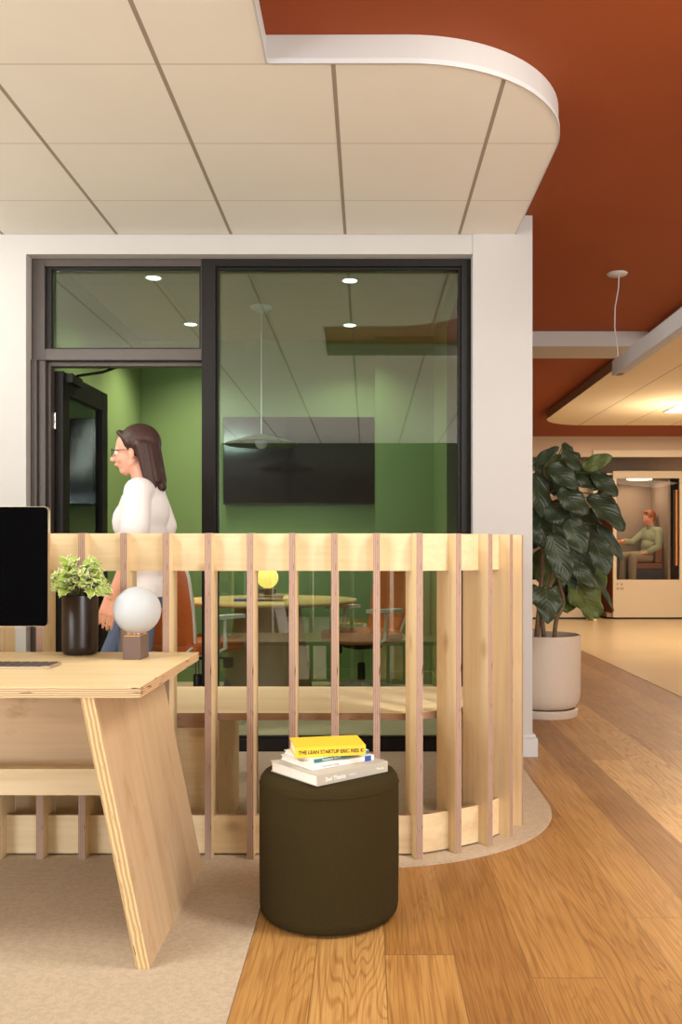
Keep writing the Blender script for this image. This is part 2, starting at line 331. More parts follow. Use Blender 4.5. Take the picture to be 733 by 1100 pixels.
# ------------------------------------------------------------------ mesh helpers
class MB:
    def __init__(s): s.bm = bmesh.new(); s.uv = None
    def face(s, vs, mi=0):
        try: f = s.bm.faces.new(vs)
        except ValueError: return None
        f.material_index = mi; return f
    def box(s, x0, x1, y0, y1, z0, z1, mi=0, M=None, mside=None):
        """mside: dict face->material index; faces 'x-','x+','y-','y+','z-','z+'"""
        P = [(x, y, z) for x in (x0, x1) for y in (y0, y1) for z in (z0, z1)]
        v = [s.bm.verts.new(M @ Vector(p) if M else p) for p in P]
        fs = {'x-': (0, 1, 3, 2), 'x+': (4, 6, 7, 5), 'y-': (0, 4, 5, 1), 'y+': (2, 3, 7, 6), 'z-': (0, 2, 6, 4), 'z+': (1, 5, 7, 3)}
        for k, ix in fs.items(): s.face([v[i] for i in ix], (mside or {}).get(k, mi))
        return s
    def prism(s, pts, z0, z1, mi=0, mtop=None, mside=None, M=None):
        tr = (lambda p: M @ Vector(p)) if M else (lambda p: p)
        a = [s.bm.verts.new(tr((p[0], p[1], z0))) for p in pts]; b = [s.bm.verts.new(tr((p[0], p[1], z1))) for p in pts]
        n = len(pts); ms = mi if mside is None else mside; mt = mi if mtop is None else mtop
        s.face(list(reversed(a)), mi); s.face(b, mt)
        for i in range(n): s.face([a[i], a[(i+1) % n], b[(i+1) % n], b[i]], ms)
        return s
    def lathe(s, prof, seg=48, c=(0, 0, 0), mi=0, M=None, caps=True):
        rings = []
        for r, z in prof:
            if r < 1e-6:
                p = Vector((c[0], c[1], c[2]+z)); rings.append([s.bm.verts.new(M @ p if M else p)])
            else:
                ring = []
                for i in range(seg):
                    a = 2*PI*i/seg; p = Vector((c[0]+r*math.cos(a), c[1]+r*math.sin(a), c[2]+z)); ring.append(s.bm.verts.new(M @ p if M else p))
                rings.append(ring)
        for A, B in zip(rings, rings[1:]):
            for i in range(seg):
                j = (i+1) % seg
                if len(A) == 1 and len(B) == 1: continue
                if len(A) == 1: s.face([A[0], B[j], B[i]], mi)
                elif len(B) == 1: s.face([A[i], A[j], B[0]], mi)
                else: s.face([A[i], A[j], B[j], B[i]], mi)
        if caps:
            if len(rings[0]) > 1: s.face(list(reversed(rings[0])), mi)
            if len(rings[-1]) > 1: s.face(rings[-1], mi)
        return s
    def tube(s, pts, r, seg=10, mi=0, caps=True):
        pts = [Vector(p) for p in pts]; rr = r if isinstance(r, (list, tuple)) else [r]*len(pts)
        prev = None; up = Vector((0, 0, 1))
        for i, p in enumerate(pts):
            t = (pts[min(i+1, len(pts)-1)]-pts[max(i-1, 0)]).normalized()
            if prev is None:
                a = up.cross(t)
                if a.length < 1e-3: a = Vector((1, 0, 0)).cross(t)
                a.normalize()
            else:
                a = (A0 - t*A0.dot(t)).normalized()
            A0 = a; b = t.cross(a)
            ring = [s.bm.verts.new(p+(a*math.cos(2*PI*k/seg)+b*math.sin(2*PI*k/seg))*rr[i]) for k in range(seg)]
            if prev:
                for k in range(seg): s.face([prev[k], prev[(k+1) % seg], ring[(k+1) % seg], ring[k]], mi)
            else: first = ring
            prev = ring
        if caps: s.face(list(reversed(first)), mi); s.face(prev, mi)
        return s
    def ball(s, c, r, mi=0, seg=20, M=None, sq=(1, 1, 1)):
        prof = [(math.sin(PI*k/(seg//2)), -math.cos(PI*k/(seg//2))) for k in range(seg//2+1)]
        prof[0] = (0, -1); prof[-1] = (0, 1)
        X = Matrix.Translation(c) @ (M.to_4x4() if M else Matrix.Identity(4)) @ Matrix.Diagonal((r*sq[0], r*sq[1], r*sq[2], 1))
        return s.lathe(prof, seg, (0, 0, 0), mi, X, caps=False)
    def cap(s, p, q, r0, r1, seg=14, mi=0):
        """tapered capsule"""
        p, q = Vector(p), Vector(q); d = q-p; L = d.length
        if L < 1e-6: return s.ball(p, r0, mi)
        R = d.to_track_quat('Z', 'Y').to_matrix().to_4x4(); R.translation = p
        prof = [(0, -r0)]+[(r0*math.cos(a), r0*math.sin(a)) for a in (-1.2, -.8, -.4, 0)]+[(r1*math.cos(a), L+r1*math.sin(a)) for a in (0, .4, .8, 1.2)]+[(0, L+r1)]
        return s.lathe(prof, seg, (0, 0, 0), mi, R, caps=False)
    def build(s, name, mats, parent=None, smooth=None, bevel=0, sub=0, loc=None, world=False):
        if not isinstance(mats, (list, tuple)): mats = [mats]
        bmesh.ops.recalc_face_normals(s.bm, faces=s.bm.faces)
        me = bpy.data.meshes.new(name); s.bm.to_mesh(me); s.bm.free()
        for m in mats: me.materials.append(MT[m])
        o = bpy.data.objects.new(name, me); COL.objects.link(o)
        if parent is not None:
            o.parent = parent
            if world:
                off = parent.location.copy()
                p = parent.parent
                while p: off += p.location; p = p.parent
                me.transform(Matrix.Translation(-off))
        if loc: o.location = loc
        if smooth is not None:
            for p in me.polygons: p.use_smooth = True
            if smooth: me.set_sharp_from_angle(angle=math.radians(smooth))
        if bevel:
            b = o.modifiers.new('bevel', 'BEVEL'); b.width = bevel; b.segments = 2; b.limit_method = 'ANGLE'; b.angle_limit = math.radians(50)
        if sub:
            b = o.modifiers.new('sub', 'SUBSURF'); b.levels = sub; b.render_levels = sub
        return o
def bx(name, m, dims, parent=None, bevel=0, world=True, mside=None):
    return MB().box(*dims, mside=mside).build(name, m, parent, bevel=bevel, world=world)
def empty(name, loc, label, cat, group=None, rz=0):
    o = bpy.data.objects.new(name, None); COL.objects.link(o); o.location = loc; o.rotation_euler = (0, 0, rz)
    o.empty_display_size = .1
    tag(o, label, cat, group); return o
def tag(o, label, cat, group=None):
    o['label'] = label; o['category'] = cat
    if group: o['group'] = group
    return o
def struct(o, kind='structure'): o['kind'] = kind; return o
def sempty(name, loc=(0, 0, 0)):
    o = bpy.data.objects.new(name, None); COL.objects.link(o); o.location = loc; o['kind'] = 'structure'; return o
def kids(o): return [c for c in bpy.data.objects if c.parent == o]
def dup(root, loc, rz=None):
    r = root.copy(); COL.objects.link(r); r.location = loc
    if rz is not None: r.rotation_euler = (0, 0, rz)
    for c in kids(root):
        k = c.copy(); COL.objects.link(k); k.parent = r
        for g in kids(c):
            h = g.copy(); COL.objects.link(h); h.parent = k
    return r
def text_mesh(name, body, size, material, parent, M, depth=.0004, align='LEFT', bold=0, sx=1.0):
    c = bpy.data.curves.new('t', 'FONT'); c.body = body; c.size = size; c.extrude = depth; c.offset = bold; c.align_x = align
    t = bpy.data.objects.new('t', c); COL.objects.link(t); bpy.context.view_layer.update()
    me = bpy.data.meshes.new_from_object(t.evaluated_get(bpy.context.evaluated_depsgraph_get()))
    bpy.data.objects.remove(t)
    me.transform(M @ Matrix.Diagonal((sx, 1, 1, 1))); me.materials.clear(); me.materials.append(MT[material])
    o = bpy.data.objects.new(name, me); COL.objects.link(o); o.parent = parent; return o
def arc(cx, cy, r, a0, a1, n): return [(cx+r*math.cos(a0+(a1-a0)*i/n), cy+r*math.sin(a0+(a1-a0)*i/n)) for i in range(n+1)]

# ------------------------------------------------------------------ the setting
XL, XR, YB, YF = -5.0, 7.5, -5.0, 15.6
struct(bx('floor', 'oak_planks', (XL, XR, YB, YF, -.1, 0)))
cp = [(XL, YB), (-.318, YB), (-.33, 3.092), (-.2, 3.092)]+arc(0, 3.88, .785, -PI/2, 0, 24)+[(.785, 4.90), (XL, 4.90)]
struct(MB().prism(cp, -.02, .006).build('floor.001', 'carpet_beige'))
struct(bx('floor.002', 'vinyl_cream', (2.363, XR, 2.2, YF, -.05, .004)))
struct(bx('floor.003', 'carpet_cream', (-1.90, .56, 4.97, 7.5, -.02, .005)))
struct(bx('ceiling', 'orange_paint', (XL, XR, YB, YF, 2.90, 3.05)))
# lowered ceiling with rounded corner
cl = [(XL, -4.2), (2.3, -4.2), (2.3, 2.1), (-.355, 2.1), (-.355, 3.112), (.14, 3.11)]+arc(.14, 3.76, .65, -PI/2, 0, 24)[1:]+[(.79, 4.79), (XL, 4.79)]
cloud = MB().prism(cl, 2.80, 2.8995, mi=0, mside=1)
cloud.build('ceiling.001', ['tile_white', 'white_paint'])['kind'] = 'structure'
# edge trim band around the lowered ceiling
def band(path, w, z0, z1, name, material):
    m = MB(); n = len(path)
    out = []
    for i, p in enumerate(path):
        a = Vector(path[max(i-1, 0)]).to_2d() if 0 else Vector(path[max(i-1, 0)]); b = Vector(path[min(i+1, n-1)])
        t = (b-a).normalized(); nn = Vector((t.y, -t.x)); out.append(Vector(p)+nn*w)
    for i in range(n-1):
        q = [m.bm.verts.new((*x, z)) for x in (path[i], path[i+1], out[i+1], out[i]) for z in (z0, z1)]
        for ix in ((0, 1, 3, 2), (4, 6, 7, 5), (0, 2, 4, 6), (1, 7, 5, 3)):
            m.face([q[k] for k in ix])
        if i == 0: m.face([q[0], q[6], q[7], q[1]])
        if i == n-2: m.face([q[2], q[3], q[5], q[4]])
    bmesh.ops.remove_doubles(m.bm, verts=m.bm.verts, dist=1e-5)
    return m.build(name, material)
struct(band([(.14, 3.11)]+arc(.14, 3.76, .65, -PI/2, 0, 24)[1:]+[(.79, 4.79)], .006, 2.797, 2.815, 'trim_1', 'cool_white'))
struct(bx('trim_2', 'cool_white', (-.349, .14, 3.104, 3.112, 2.797, 2.815)))
struct(bx('trim_3', 'cool_white', (-.356, -.348, 2.1, 3.110, 2.797, 2.815)))
# far lowered ceiling panel with rounded far corner
fc = [(2.31, 5.9), (XR-.05, 5.9), (XR-.05, 12.07)]+arc(2.95, 11.43, .64, PI/2, PI, 16)
MB().prism(fc, 2.80, 2.8995, mi=0, mside=1).build('ceiling.002', ['tile_far', 'white_paint'])['kind'] = 'structure'
struct(bx('ceiling_beam', 'white_paint', (.80, 2.30, 7.31, 7.77, 2.777, 2.8998)))
# outer walls
struct(bx('wall_back', 'back_paint', (XL, XR, YB-.15, YB, 0, 2.9)))
struct(bx('wall_left', 'back_paint', (XL-.15, XL, YB, YF, 0, 2.9)))
struct(bx('wall_right', 'beige_paint', (XR, XR+.15, YB, YF, 0, 2.9)))
struct(bx('wall_far', 'beige_paint', (XL, XR, YF, YF+.15, 0, 2.9)))
struct(bx('wall_far_header', 'beige_paint', (-.6, XR, 14.0, 14.12, 2.58, 2.8999)))
struct(bx('trim_4', 'booth_cream', (3.535, XR, 13.97, 14.0, 2.575, 2.68)))
struct(bx('trim_5', 'booth_cream', (3.535, 3.60, 13.97, 14.3, 0.004, 2.575)))
# partition wall with its glazed opening: piers and header
struct(bx('wall_front', 'white_paint', (-1.998, -1.835, 4.795, 4.99, 0, 2.8999)))
struct(bx('wall_front.001', 'white_paint', (-1.835, .565, 4.795, 4.99, 2.695, 2.8999)))
struct(bx('wall_front.002', 'white_paint', (.565, .885, 4.788, 7.62, 0, 2.8999)))
struct(bx('wall_front.003', 'white_paint', (XL, -2.0, 4.80, 4.99, 0, 2.8999)))
struct(MB().box(.565, .91, 4.763, 4.788, 0, .10).box(.885, .91, 4.788, 7.62, 0, .10)
       .box(.565, .900, 4.775, 4.788, .10, .118).box(.885, .900, 4.788, 7.62, .10, .118).build('baseboard_right', 'cool_white', bevel=.002))
struct(bx('baseboard_left', 'cool_white', (XL, -1.835, 4.77, 4.795, 0, .118), bevel=.003))
# meeting room shell
struct(bx('wall_room_back', 'green_paint', (-2.05, .565, 7.5, 7.62, 0, 2.8999)))
struct(bx('wall_room_left', 'green_paint', (-2.05, -1.90, 4.991, 7.5, 0, 2.8999)))
struct(bx('wall_room_right', 'green_paint', (.545, .5648, 4.991, 7.5, 0, 2.8999)))
struct(bx('wall_room_pier', 'green_paint', (.062, .545, 7.36, 7.5, 0, 2.87)))
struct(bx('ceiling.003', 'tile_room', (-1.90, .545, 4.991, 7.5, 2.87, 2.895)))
struct(MB().box(-1.90, .062, 7.48, 7.5, .005, .11).box(.062, .53, 7.34, 7.36, .005, .11)
       .box(.53, .545, 5.0, 7.36, .005, .11).build('baseboard_back', 'green_paint'))

# window frame and door frame
def frame(name, x0, x1, z0, z1, wl, wr, wt, wb, y0, y1, material, parent):
    m = MB()
    m.box(x0, x0+wl, y0, y1, z0, z1); m.box(x1-wr, x1, y0, y1, z0, z1)
    m.box(x0+wl, x1-wr, y0, y1, z1-wt, z1)
    if wb: m.box(x0+wl, x1-wr, y0, y1, z0, z0+wb)
    return m.build(name, material, parent, bevel=.002, world=True)
w1 = sempty('window_1', (-.15, 4.9, 0))
frame('window_frame', -.905, .564, 0, 2.694, .075, .052, .040, .073, 4.87, 4.975, 'black_metal', w1)
frame('window_bead', -.830, .512, .073, 2.654, .012, .012, .012, .012, 4.89, 4.925, 'black_metal', w1)
bx('window_pane', 'glass', (-.820, .502, 4.926, 4.936, .08, 2.645), w1)
w2 = sempty('window_2', (-1.35, 4.9, 2.2))
frame('window_frame', -1.834, -.906, 2.142, 2.694, .072, .004, .040, .062, 4.87, 4.975, 'bronze_metal', w2)
frame('window_bead', -1.762, -.910, 2.204, 2.654, .03, .012, .012, .010, 4.89, 4.925, 'black_metal', w2)
bx('window_pane', 'glass', (-1.735, -.920, 4.926, 4.936, 2.212, 2.645), w2)
d1 = sempty('door_1', (-1.35, 4.9, 0))
MB().box(-1.834, -1.800, 4.855, 4.975, 0, 2.142).box(-1.800, -1.762, 4.88, 4.975, 0, 2.142).box(-1.762, -1.745, 4.915, 4.975, 0, 2.142).box(-1.745, -.906, 4.915, 4.975, 2.118, 2.142).build('door_frame', 'bronze_metal', d1, bevel=.002, world=True)
# open door leaf swung into the room, with glass
dl = MB()
MBt = Matrix.Translation((-1.755, 4.985, 0)) @ Matrix.Rotation(math.radians(87.5), 4, 'Z')
L = .745
dl.box(0, .10, -.055, 0, .012, 2.105, M=MBt); dl.box(L-.10, L, -.055, 0, .012, 2.105, M=MBt)
dl.box(.10, L-.10, -.055, 0, 1.985, 2.105, M=MBt); dl.box(.10, L-.10, -.055, 0, .012, .2, M=MBt)
leaf = dl.build('door_leaf', 'black_metal', d1, bevel=.002, world=True)
MB().box(.10, L-.10, -.032, -.024, .2, 1.985, M=MBt).build('door_glass', 'glass', d1, world=True)
MB().tube([(-1.69, 5.62, 1.03), (-1.655, 5.62, 1.03), (-1.65, 5.50, 1.03)], .009).build('door_handle', 'chrome', d1, world=True, smooth=40)
MB().box(-1.70, -1.66, 5.02, 5.20, 2.05, 2.10).tube([(-1.66, 5.1, 2.10), (-1.50, 5.05, 2.112), (-1.40, 4.98, 2.125)], .008, 6).build('door_closer', 'black_metal', d1, world=True)
MB().lathe([(.010, 0), (.010, .09)], 12, (-1.745, 4.978, 1.78)).lathe([(.010, 0), (.010, .09)], 12, (-1.745, 4.978, .3)).build('door_hinge', 'chrome', d1, world=True, smooth=40)

# ------------------------------------------------------------------ slatted plywood divider
fence = empty('slatted_divider', (0, 3.2, .006), 'low curved birch plywood divider of upright slats around the bench', 'room divider')
HZ = 1.158
def slat_mesh():
    return MB().box(-.012, .012, 0, .13, 0, HZ, mi=0, mside={'y-': 1, 'y+': 1, 'z+': 1, 'z-': 1})
proto = None
C0 = Vector((0, 3.86))
slats = [(-.41+.1513*2-.1513*k if 0 else 0) for k in ()]
xs = [(404.8-395+(-45.3)*k)*3.165/F for k in range(0, 25)]
place = [(x, 3.165, 0.0) for x in xs if x > -3.6]
for X, Y in ((.185, 3.165), (.330, 3.23), (.456, 3.312), (.552, 3.423), (.618, 3.559)):
    v = (C0-Vector((X, Y))).normalized(); place.append((X, Y, math.atan2(v.y, v.x)-PI/2))
for k in range(7): place.append((.64, 3.72+.155*k, PI/2))
for X, Y, a in place:
    if proto is None: o = proto = slat_mesh().build('slat', ['ply_z', 'edge_slat'], fence)
    else: o = proto.copy(); COL.objects.link(o); o.parent = fence
    o.location = (X, Y-3.2, 0); o.rotation_euler = (0, 0, a)
# the two rails follow the line 5 cm behind the slat fronts
def offs(d):
    p = [(-3.6, 3.165+d), (-.25, 3.165+d), (0.03, 3.165+d)]
    ctl = []
    for X, Y, a in place:
        if X > .1: ctl.append((X-d*math.sin(a), Y+d*math.cos(a)))
    pts = p+ctl
    # Catmull-Rom through the points
    out = []
    for i in range(len(pts)-1):
        P0 = Vector(pts[max(i-1, 0)]); P1 = Vector(pts[i]); P2 = Vector(pts[i+1]); P3 = Vector(pts[min(i+2, len(pts)-1)])
        n = 6 if i > 1 else 1
        for k in range(n):
            t = k/n
            out.append(tuple(.5*((2*P1)+(P2-P0)*t+(2*P0-5*P1+4*P2-P3)*t*t+(3*P1-P0-3*P2+P3)*t**3)) if n > 1 else tuple(P1))
    out.append(pts[-1]); return out
def rail(z0, z1):
    a, b = offs(.050), offs(.068); m = MB()
    A = [[m.bm.verts.new((x, y, z)) for x, y in p] for p in (a, b) for z in (z0, z1)]
    for i in range(len(a)-1):
        m.face([A[0][i], A[0][i+1], A[1][i+1], A[1][i]], 0); m.face([A[2][i], A[3][i], A[3][i+1], A[2][i+1]], 0)
        m.face([A[1][i], A[1][i+1], A[3][i+1], A[3][i]], 1); m.face([A[0][i], A[2][i], A[2][i+1], A[0][i+1]], 1)
    m.face([A[0][0], A[1][0], A[3][0], A[2][0]], 1); m.face([A[0][-1], A[2][-1], A[3][-1], A[1][-1]], 1)
    return m.build('rail', ['ply_x', 'edge_bench'], fence, world=True, smooth=30)
rail(1.029, 1.1635); rail(.012, .149)

# ------------------------------------------------------------------ bench behind the divider
bench = empty('bench', (-.8, 3.6, .006), 'long plywood bench seat fixed along the inside of the slatted divider', 'bench')
inn = [(x, y) for x, y in offs(.142) if x > -3.2 and y < 3.87]
inn = [(-3.3, 3.307)]+[p for p in inn if p[0] > -3.0]
top = inn+[(inn[-1][0], 3.955), (-3.3, 3.955)]
MB().prism(top, .474, .50, mi=0, mside=1).build('seat_board', ['ply_bench', 'edge_bench'], bench, world=True)
bx('front_panel', ['ply_x'], (-3.3, -.573, 3.318, 3.336, .006, .474), bench)
bx('side_panel', ['ply_bench'], (-.573, -.555, 3.318, 3.857, .006, .474), bench)
bx('apron', ['edge_bench'], (-3.3, -.573, 3.309, 3.3178, .445, .474), bench)
bx('rear_panel', ['ply_x'], (-3.3, -.573, 3.84, 3.857, .006, .474), bench)
bx('side_panel', ['ply_bench'], (.40, .418, 3.58, 3.90, .006, .474), bench)

# ------------------------------------------------------------------ desk
desk = empty('desk', (-1.5, 2.75, .006), 'birch plywood reception desk with slanted panel leg on beige carpet', 'desk')
YD0, YD1 = 2.332, 3.143
bx('desktop', ['ply_desk', 'edge_desk'], (-3.2, -.594, YD0, YD1, .716, .745), desk, bevel=.0015,
   mside={'x+': 1, 'x-': 1, 'y-': 1, 'y+': 1})
def slant(xt, xb, y0, y1, name):
    # sheared panel: local coords keep the layers along local X (shear handled by object origin per panel)
    m = MB(); th = .036
    ang = math.atan2(xt-xb, .71); Rm = Matrix.Rotation(ang, 4, 'Y'); Ri = Rm.inverted(); org = Vector((xb, y0, .006))
    v = [m.bm.verts.new(Ri @ (Vector(p)-org)) for p in ((xb-th, y0, .006), (xb, y0, .006), (xb, y1, .006), (xb-th, y1, .006), (xt-th, y0, .716), (xt, y0, .716), (xt, y1, .716), (xt-th, y1, .716))]
    for ix, mi in (((0, 1, 5, 4), 1), ((1, 2, 6, 5), 0), ((2, 3, 7, 6), 1), ((3, 0, 4, 7), 0), ((4, 5, 6, 7), 1), ((0, 3, 2, 1), 1)): m.face([v[i] for i in ix], mi)
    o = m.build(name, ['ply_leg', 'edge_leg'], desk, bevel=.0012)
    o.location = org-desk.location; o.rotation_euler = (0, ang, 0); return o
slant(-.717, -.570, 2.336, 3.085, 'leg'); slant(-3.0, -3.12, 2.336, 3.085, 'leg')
m = MB()
for z0, z1, y, xr0 in ((.35, .716, 3.04, -.74),):
    v = []
    m.box(-3.0, -.745, y, y+.018, z0, z1, mside={'z-': 1})
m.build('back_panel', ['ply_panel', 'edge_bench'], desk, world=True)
bx('stretcher', ['ply_x', 'edge_desk'], (-3.0, -.70, 2.90, 2.938, .3065, .3925), desk, bevel=.001, mside={'z+': 0})

# ------------------------------------------------------------------ things on the desk
mon = empty('monitor', (-1.306, 2.80, .745), 'black computer monitor with thin champagne bezel on plywood desk', 'monitor')
def rrect(x0, x1, z0, z1, r, n=6):
    return arc(x1-r, z0+r, r, -PI/2, 0, n)+arc(x1-r, z1-r, r, 0, PI/2, n)+arc(x0+r, z1-r, r, PI/2, PI, n)+arc(x0+r, z0+r, r, PI, 1.5*PI, n)
RX = Matrix(((1, 0, 0, 0), (0, 0, -1, 0), (0, 1, 0, 0), (0, 0, 0, 1)))   # x,y,z -> x,-z,y
MB().prism(rrect(-.311, .311, .120, .494, .014), 0, .019, M=RX).build('housing', 'champagne', mon)
MB().prism(rrect(-.3095, .3095, .1215, .4925, .013), .0192, .0215, M=RX).build('screen', 'screen_black', mon)
MB().box(-.10, .10, -.005, .13, 0, .006).box(-.10, .10, .105, .112, .006, .27).box(-.10, .10, .0, .112, .262, .27).build('stand', 'champagne', mon, bevel=.002)
key = empty('keyboard', (-1.165, 2.735, .745), 'slim keyboard with dark keys on desk below the monitor', 'keyboard')
MB().prism(rrect(-.21, .21, -.057, .057, .010), 0, .008, ).build('keyboard_body', 'key_body', key, bevel=.001)
kp = None
for r in range(6):
    cols = 14 if r != 5 else 9
    x = -.202
    for c in range(cols):
        w = .0245 if r != 5 else (.0245 if c != 4 else .15)
        if r == 5 and c > 8: break
        if kp is None or w > .1:
            k_ = MB().box(0, w, 0, .0145, .0078, .0108).build('key', 'key_dark', key, bevel=.001)
            if kp is None: kp = k_
        else:
            k_ = kp.copy(); COL.objects.link(k_); k_.parent = key
        k_.location = (x, .036-.0172*r, 0)
        x += w+.0045
vase = empty('potted_ivy', (-.990, 3.075, .745), 'variegated green and cream ivy in tall black cylinder vase on the desk', 'potted plant')
MB().lathe([(0, 0), (.046, 0), (.055, .004), (.0595, .014), (.0605, .03), (.0605, .203), (.0575, .205), (.056, .200), (.056, .17), (0, .17)], 48).build('vase', 'vase_black', vase, smooth=40)
def leaf_poly(m, base, tip, width, up, fold=.25, droop=.2, shape='fig', wav=.04, nv=10, nu=6, mi=0):
    base, tip = Vector(base), Vector(tip); ax = tip-base; Ln = ax.length; t = ax.normalized()
    up = Vector(up); side = t.cross(up)
    if side.length < 1e-3: side = t.cross(Vector((0, 1, 0)))
    side.normalize(); nrm = side.cross(t).normalized()
    if m.uv is None: m.uv = m.bm.loops.layers.uv.new('UVMap')
    ph = random.random()*6
    grid = []
    for i in range(nv+1):
        v = i/nv
        if shape == 'fig': w = (math.sin(PI*min(1, v**.72))**.62)*(.80+.32*v) if 0 < v < 1 else (.12 if v == 0 else 0.02)
        elif shape == 'heart': w = (math.sin(PI*min(1, (v*.93+.07)**.62)))**.8 if v < 1 else .02
        else:
            w = (.45, .95, .62, 1.0, .55, .62, .38, .30, .16, .02)[min(9, int(v*9.99))]
        row = []
        for j in range(nu+1):
            u = j/nu*2-1
            p = base+t*(Ln*v)+side*(u*w*width/2)
            z = -droop*Ln*(v**2)*.5+droop*Ln*.5*v + abs(u)*w*width*.5*fold + wav*width*math.sin(v*13+ph+u*2)*abs(u)
            if shape == 'heart' and v < .12: p += -t*abs(u)*Ln*.10
            p += nrm*z
            row.append((m.bm.verts.new(p), j/nu, v))
        grid.append(row)
    for i in range(nv):
        for j in range(nu):
            q = (grid[i][j], grid[i][j+1], grid[i+1][j+1], grid[i+1][j])
            f = m.face([x[0] for x in q], mi)
            if f:
                f.smooth = True
                for lp, x in zip(f.loops, q): lp[m.uv].uv = (x[1], x[2])
def solidify(o, t):
    md = o.modifiers.new('solid', 'SOLIDIFY'); md.thickness = t; md.offset = 0
iv = MB(); st = MB()
for k in range(190):
    a = random.random()*2*PI; ph = random.random()
    r = .010+.066*math.sqrt(random.random()); h = .205+.125*(1-(r/.098)**2)*random.uniform(.3, 1.1)
    cx = Vector((r*math.cos(a), r*math.sin(a)*.62-.012, h))
    d = Vector((math.cos(a+random.uniform(-.8, .8)), math.sin(a+random.uniform(-.8, .8)), random.uniform(-.9, .5))).normalized()
    if cx.z < .22: d.z = -abs(d.z)*.8
    Ln = random.uniform(.034, .052)
    leaf_poly(iv, cx, cx+d*Ln, Ln*1.0, (random.uniform(-.5, .5), -.7+random.uniform(-.4, .4), .7), .15, .3, 'ivy', .1, 9, 4)
    if k % 3 == 0: st.tube([(cx.x*.3, cx.y*.3, .17), (cx.x*.6, cx.y*.6, .2), tuple(cx)], .0012, 5)
for v_ in iv.bm.verts: v_.co.y = min(v_.co.y, .080)
o = iv.build('foliage', 'ivy_leaf', vase); solidify(o, .0006)
st.build('stems', 'fig_leaf_bright', vase)
def table_lamp(loc, rz, label, globe, group=None):
    t = empty('table_lamp', loc, label, 'lamp', group, rz)
    L2, W2 = .062, .0285
    pts = [(-L2+.0, -W2), (L2-W2, -W2)]+arc(L2-W2, 0, W2, -PI/2, PI/2, 10)[1:-1]+[(L2-W2, W2), (-L2, W2)]
    MB().prism(pts, 0, .076).build('base', 'lamp_base', t, smooth=30)
    MB().prism([(x*.96, y*.92) for x, y in pts], .076, .0785).build('top_plate', 'brass', t)
    MB().lathe([(.017, .0785), (.019, .080), (.019, .084), (.015, .087)], 24, (0, 0, 0)).build('collar', 'chrome', t, smooth=40)
    MB().ball((0, 0, .158), .0785, seg=48).build('globe', globe, t, smooth=60)
    return t
table_lamp((-.768, 2.975, .745), math.radians(88), 'unlit white globe lamp on small mauve block base at the desk end', 'globe_off')

# ------------------------------------------------------------------ stool and books
stool = empty('pouf_stool', (-.117, 2.733, 0), 'round dark olive fabric stool holding a stack of books', 'stool')
MB().lathe([(0, .004), (.185, .004), (.200, .008), (.2085, .018), (.2115, .035), (.213, .20), (.2125, .395), (.209, .414), (.200, .426), (.186, .4305), (.1, .432), (0, .432)], 96).build('cover', 'olive_fabric', stool, smooth=50)
MB().lathe([(.2118, .3965), (.2140, .3985), (.2118, .4005)], 96, caps=False).build('seam', 'olive_fabric', stool, smooth=50)
for a_ in (0.6, 2.17, 3.74, 5.31):
    MB().lathe([(.015, 0), (.015, .005)], 12, (.16*math.cos(a_), .16*math.sin(a_), 0)).build('glide', 'chair_black', stool)

def book(name, corner, ang, L_, W_, T_, cover, label, cover2=None, texts=(), extra=None):
    """corner: front left spine corner; spine runs along local +x, the book body to +y"""
    b = empty(name, corner, label, 'book', rz=ang)
    m = MB(); c = .0022
    m.box(0, L_, 0, W_, 0, c); m.box(0, L_, 0, W_, T_-c, T_); m.box(0, L_, 0, c, c, T_-c)
    m.build('cover', cover, b, bevel=.0006)
    bx('pages', 'paper', (.003, L_-.003, c, W_-.004, c, T_-c), b, world=False)
    RS = Matrix.Rotation(PI/2, 4, 'X')
    for body, x, z, size, mt, bold, sx in texts:
        text_mesh('spine_text', body, size, mt, b, Matrix.Translation((x, -.0003, z)) @ RS, bold=bold, sx=sx)
    return b
A1 = math.atan2(.18, .2127)
z0 = .432
b1 = book('book', (-.143, 2.531, z0), A1, .268, .234, .032, 'grey_print', 'large pale grey hardback at the bottom of the stack on the stool',
          texts=(('Swi Thinks', .030, .009, .017, 'print_white', .0004, 1.0), ('edition', .118, .012, .009, 'print_white', 0, 1), ('Thames', .222, .012, .009, 'print_white', .0002, 1)))
z1_ = z0+.0325
A2 = math.atan2(2.716-2.579, .182)
b2 = book('book', (-.160, 2.583, z1_), A2, .225, .175, .0155, 'cover_white', 'white paperback with blue square on spine, lying on the grey hardback',
          texts=(('Experience Design', .035, .005, .008, 'print_grey', 0, 1),))
MB().box(.190, .213, -.0012, .0, .0, .0155).build('spine_label', 'cover_blue', b2)
z2_ = z1_+.016
b3 = book('book', (-.157, 2.607, z2_), A2+.02, .205, .160, .0115, 'cover_white', 'thin white book with teal spine, directly under the yellow book')
MB().box(.0, .205, -.0012, .0, .0005, .011).build('spine_label', 'cover_teal', b3)
text_mesh('spine_text', 'Designing for Growth', .0075, 'print_white', b3, Matrix.Translation((.03, -.0015, .003)) @ Matrix.Rotation(PI/2, 4, 'X'))
z3_ = z2_+.012
b4 = book('book', (-.213, 2.621, z3_), math.atan2(.040, .205), .212, .145, .030, 'cover_yellow', 'thick yellow paperback lying on top of the stack of books on the stool',
          texts=(('THE LEAN STARTUP ERIC RIES', .010, .0095, .0155, 'print_dark', .00035, .87),))
MB().lathe([(.0055, 0), (.0055, .0008)], 16, M=Matrix.Translation((.201, 0, .015)) @ Matrix.Rotation(PI/2, 4, 'X')).build('spine_emblem', 'print_dark', b4)
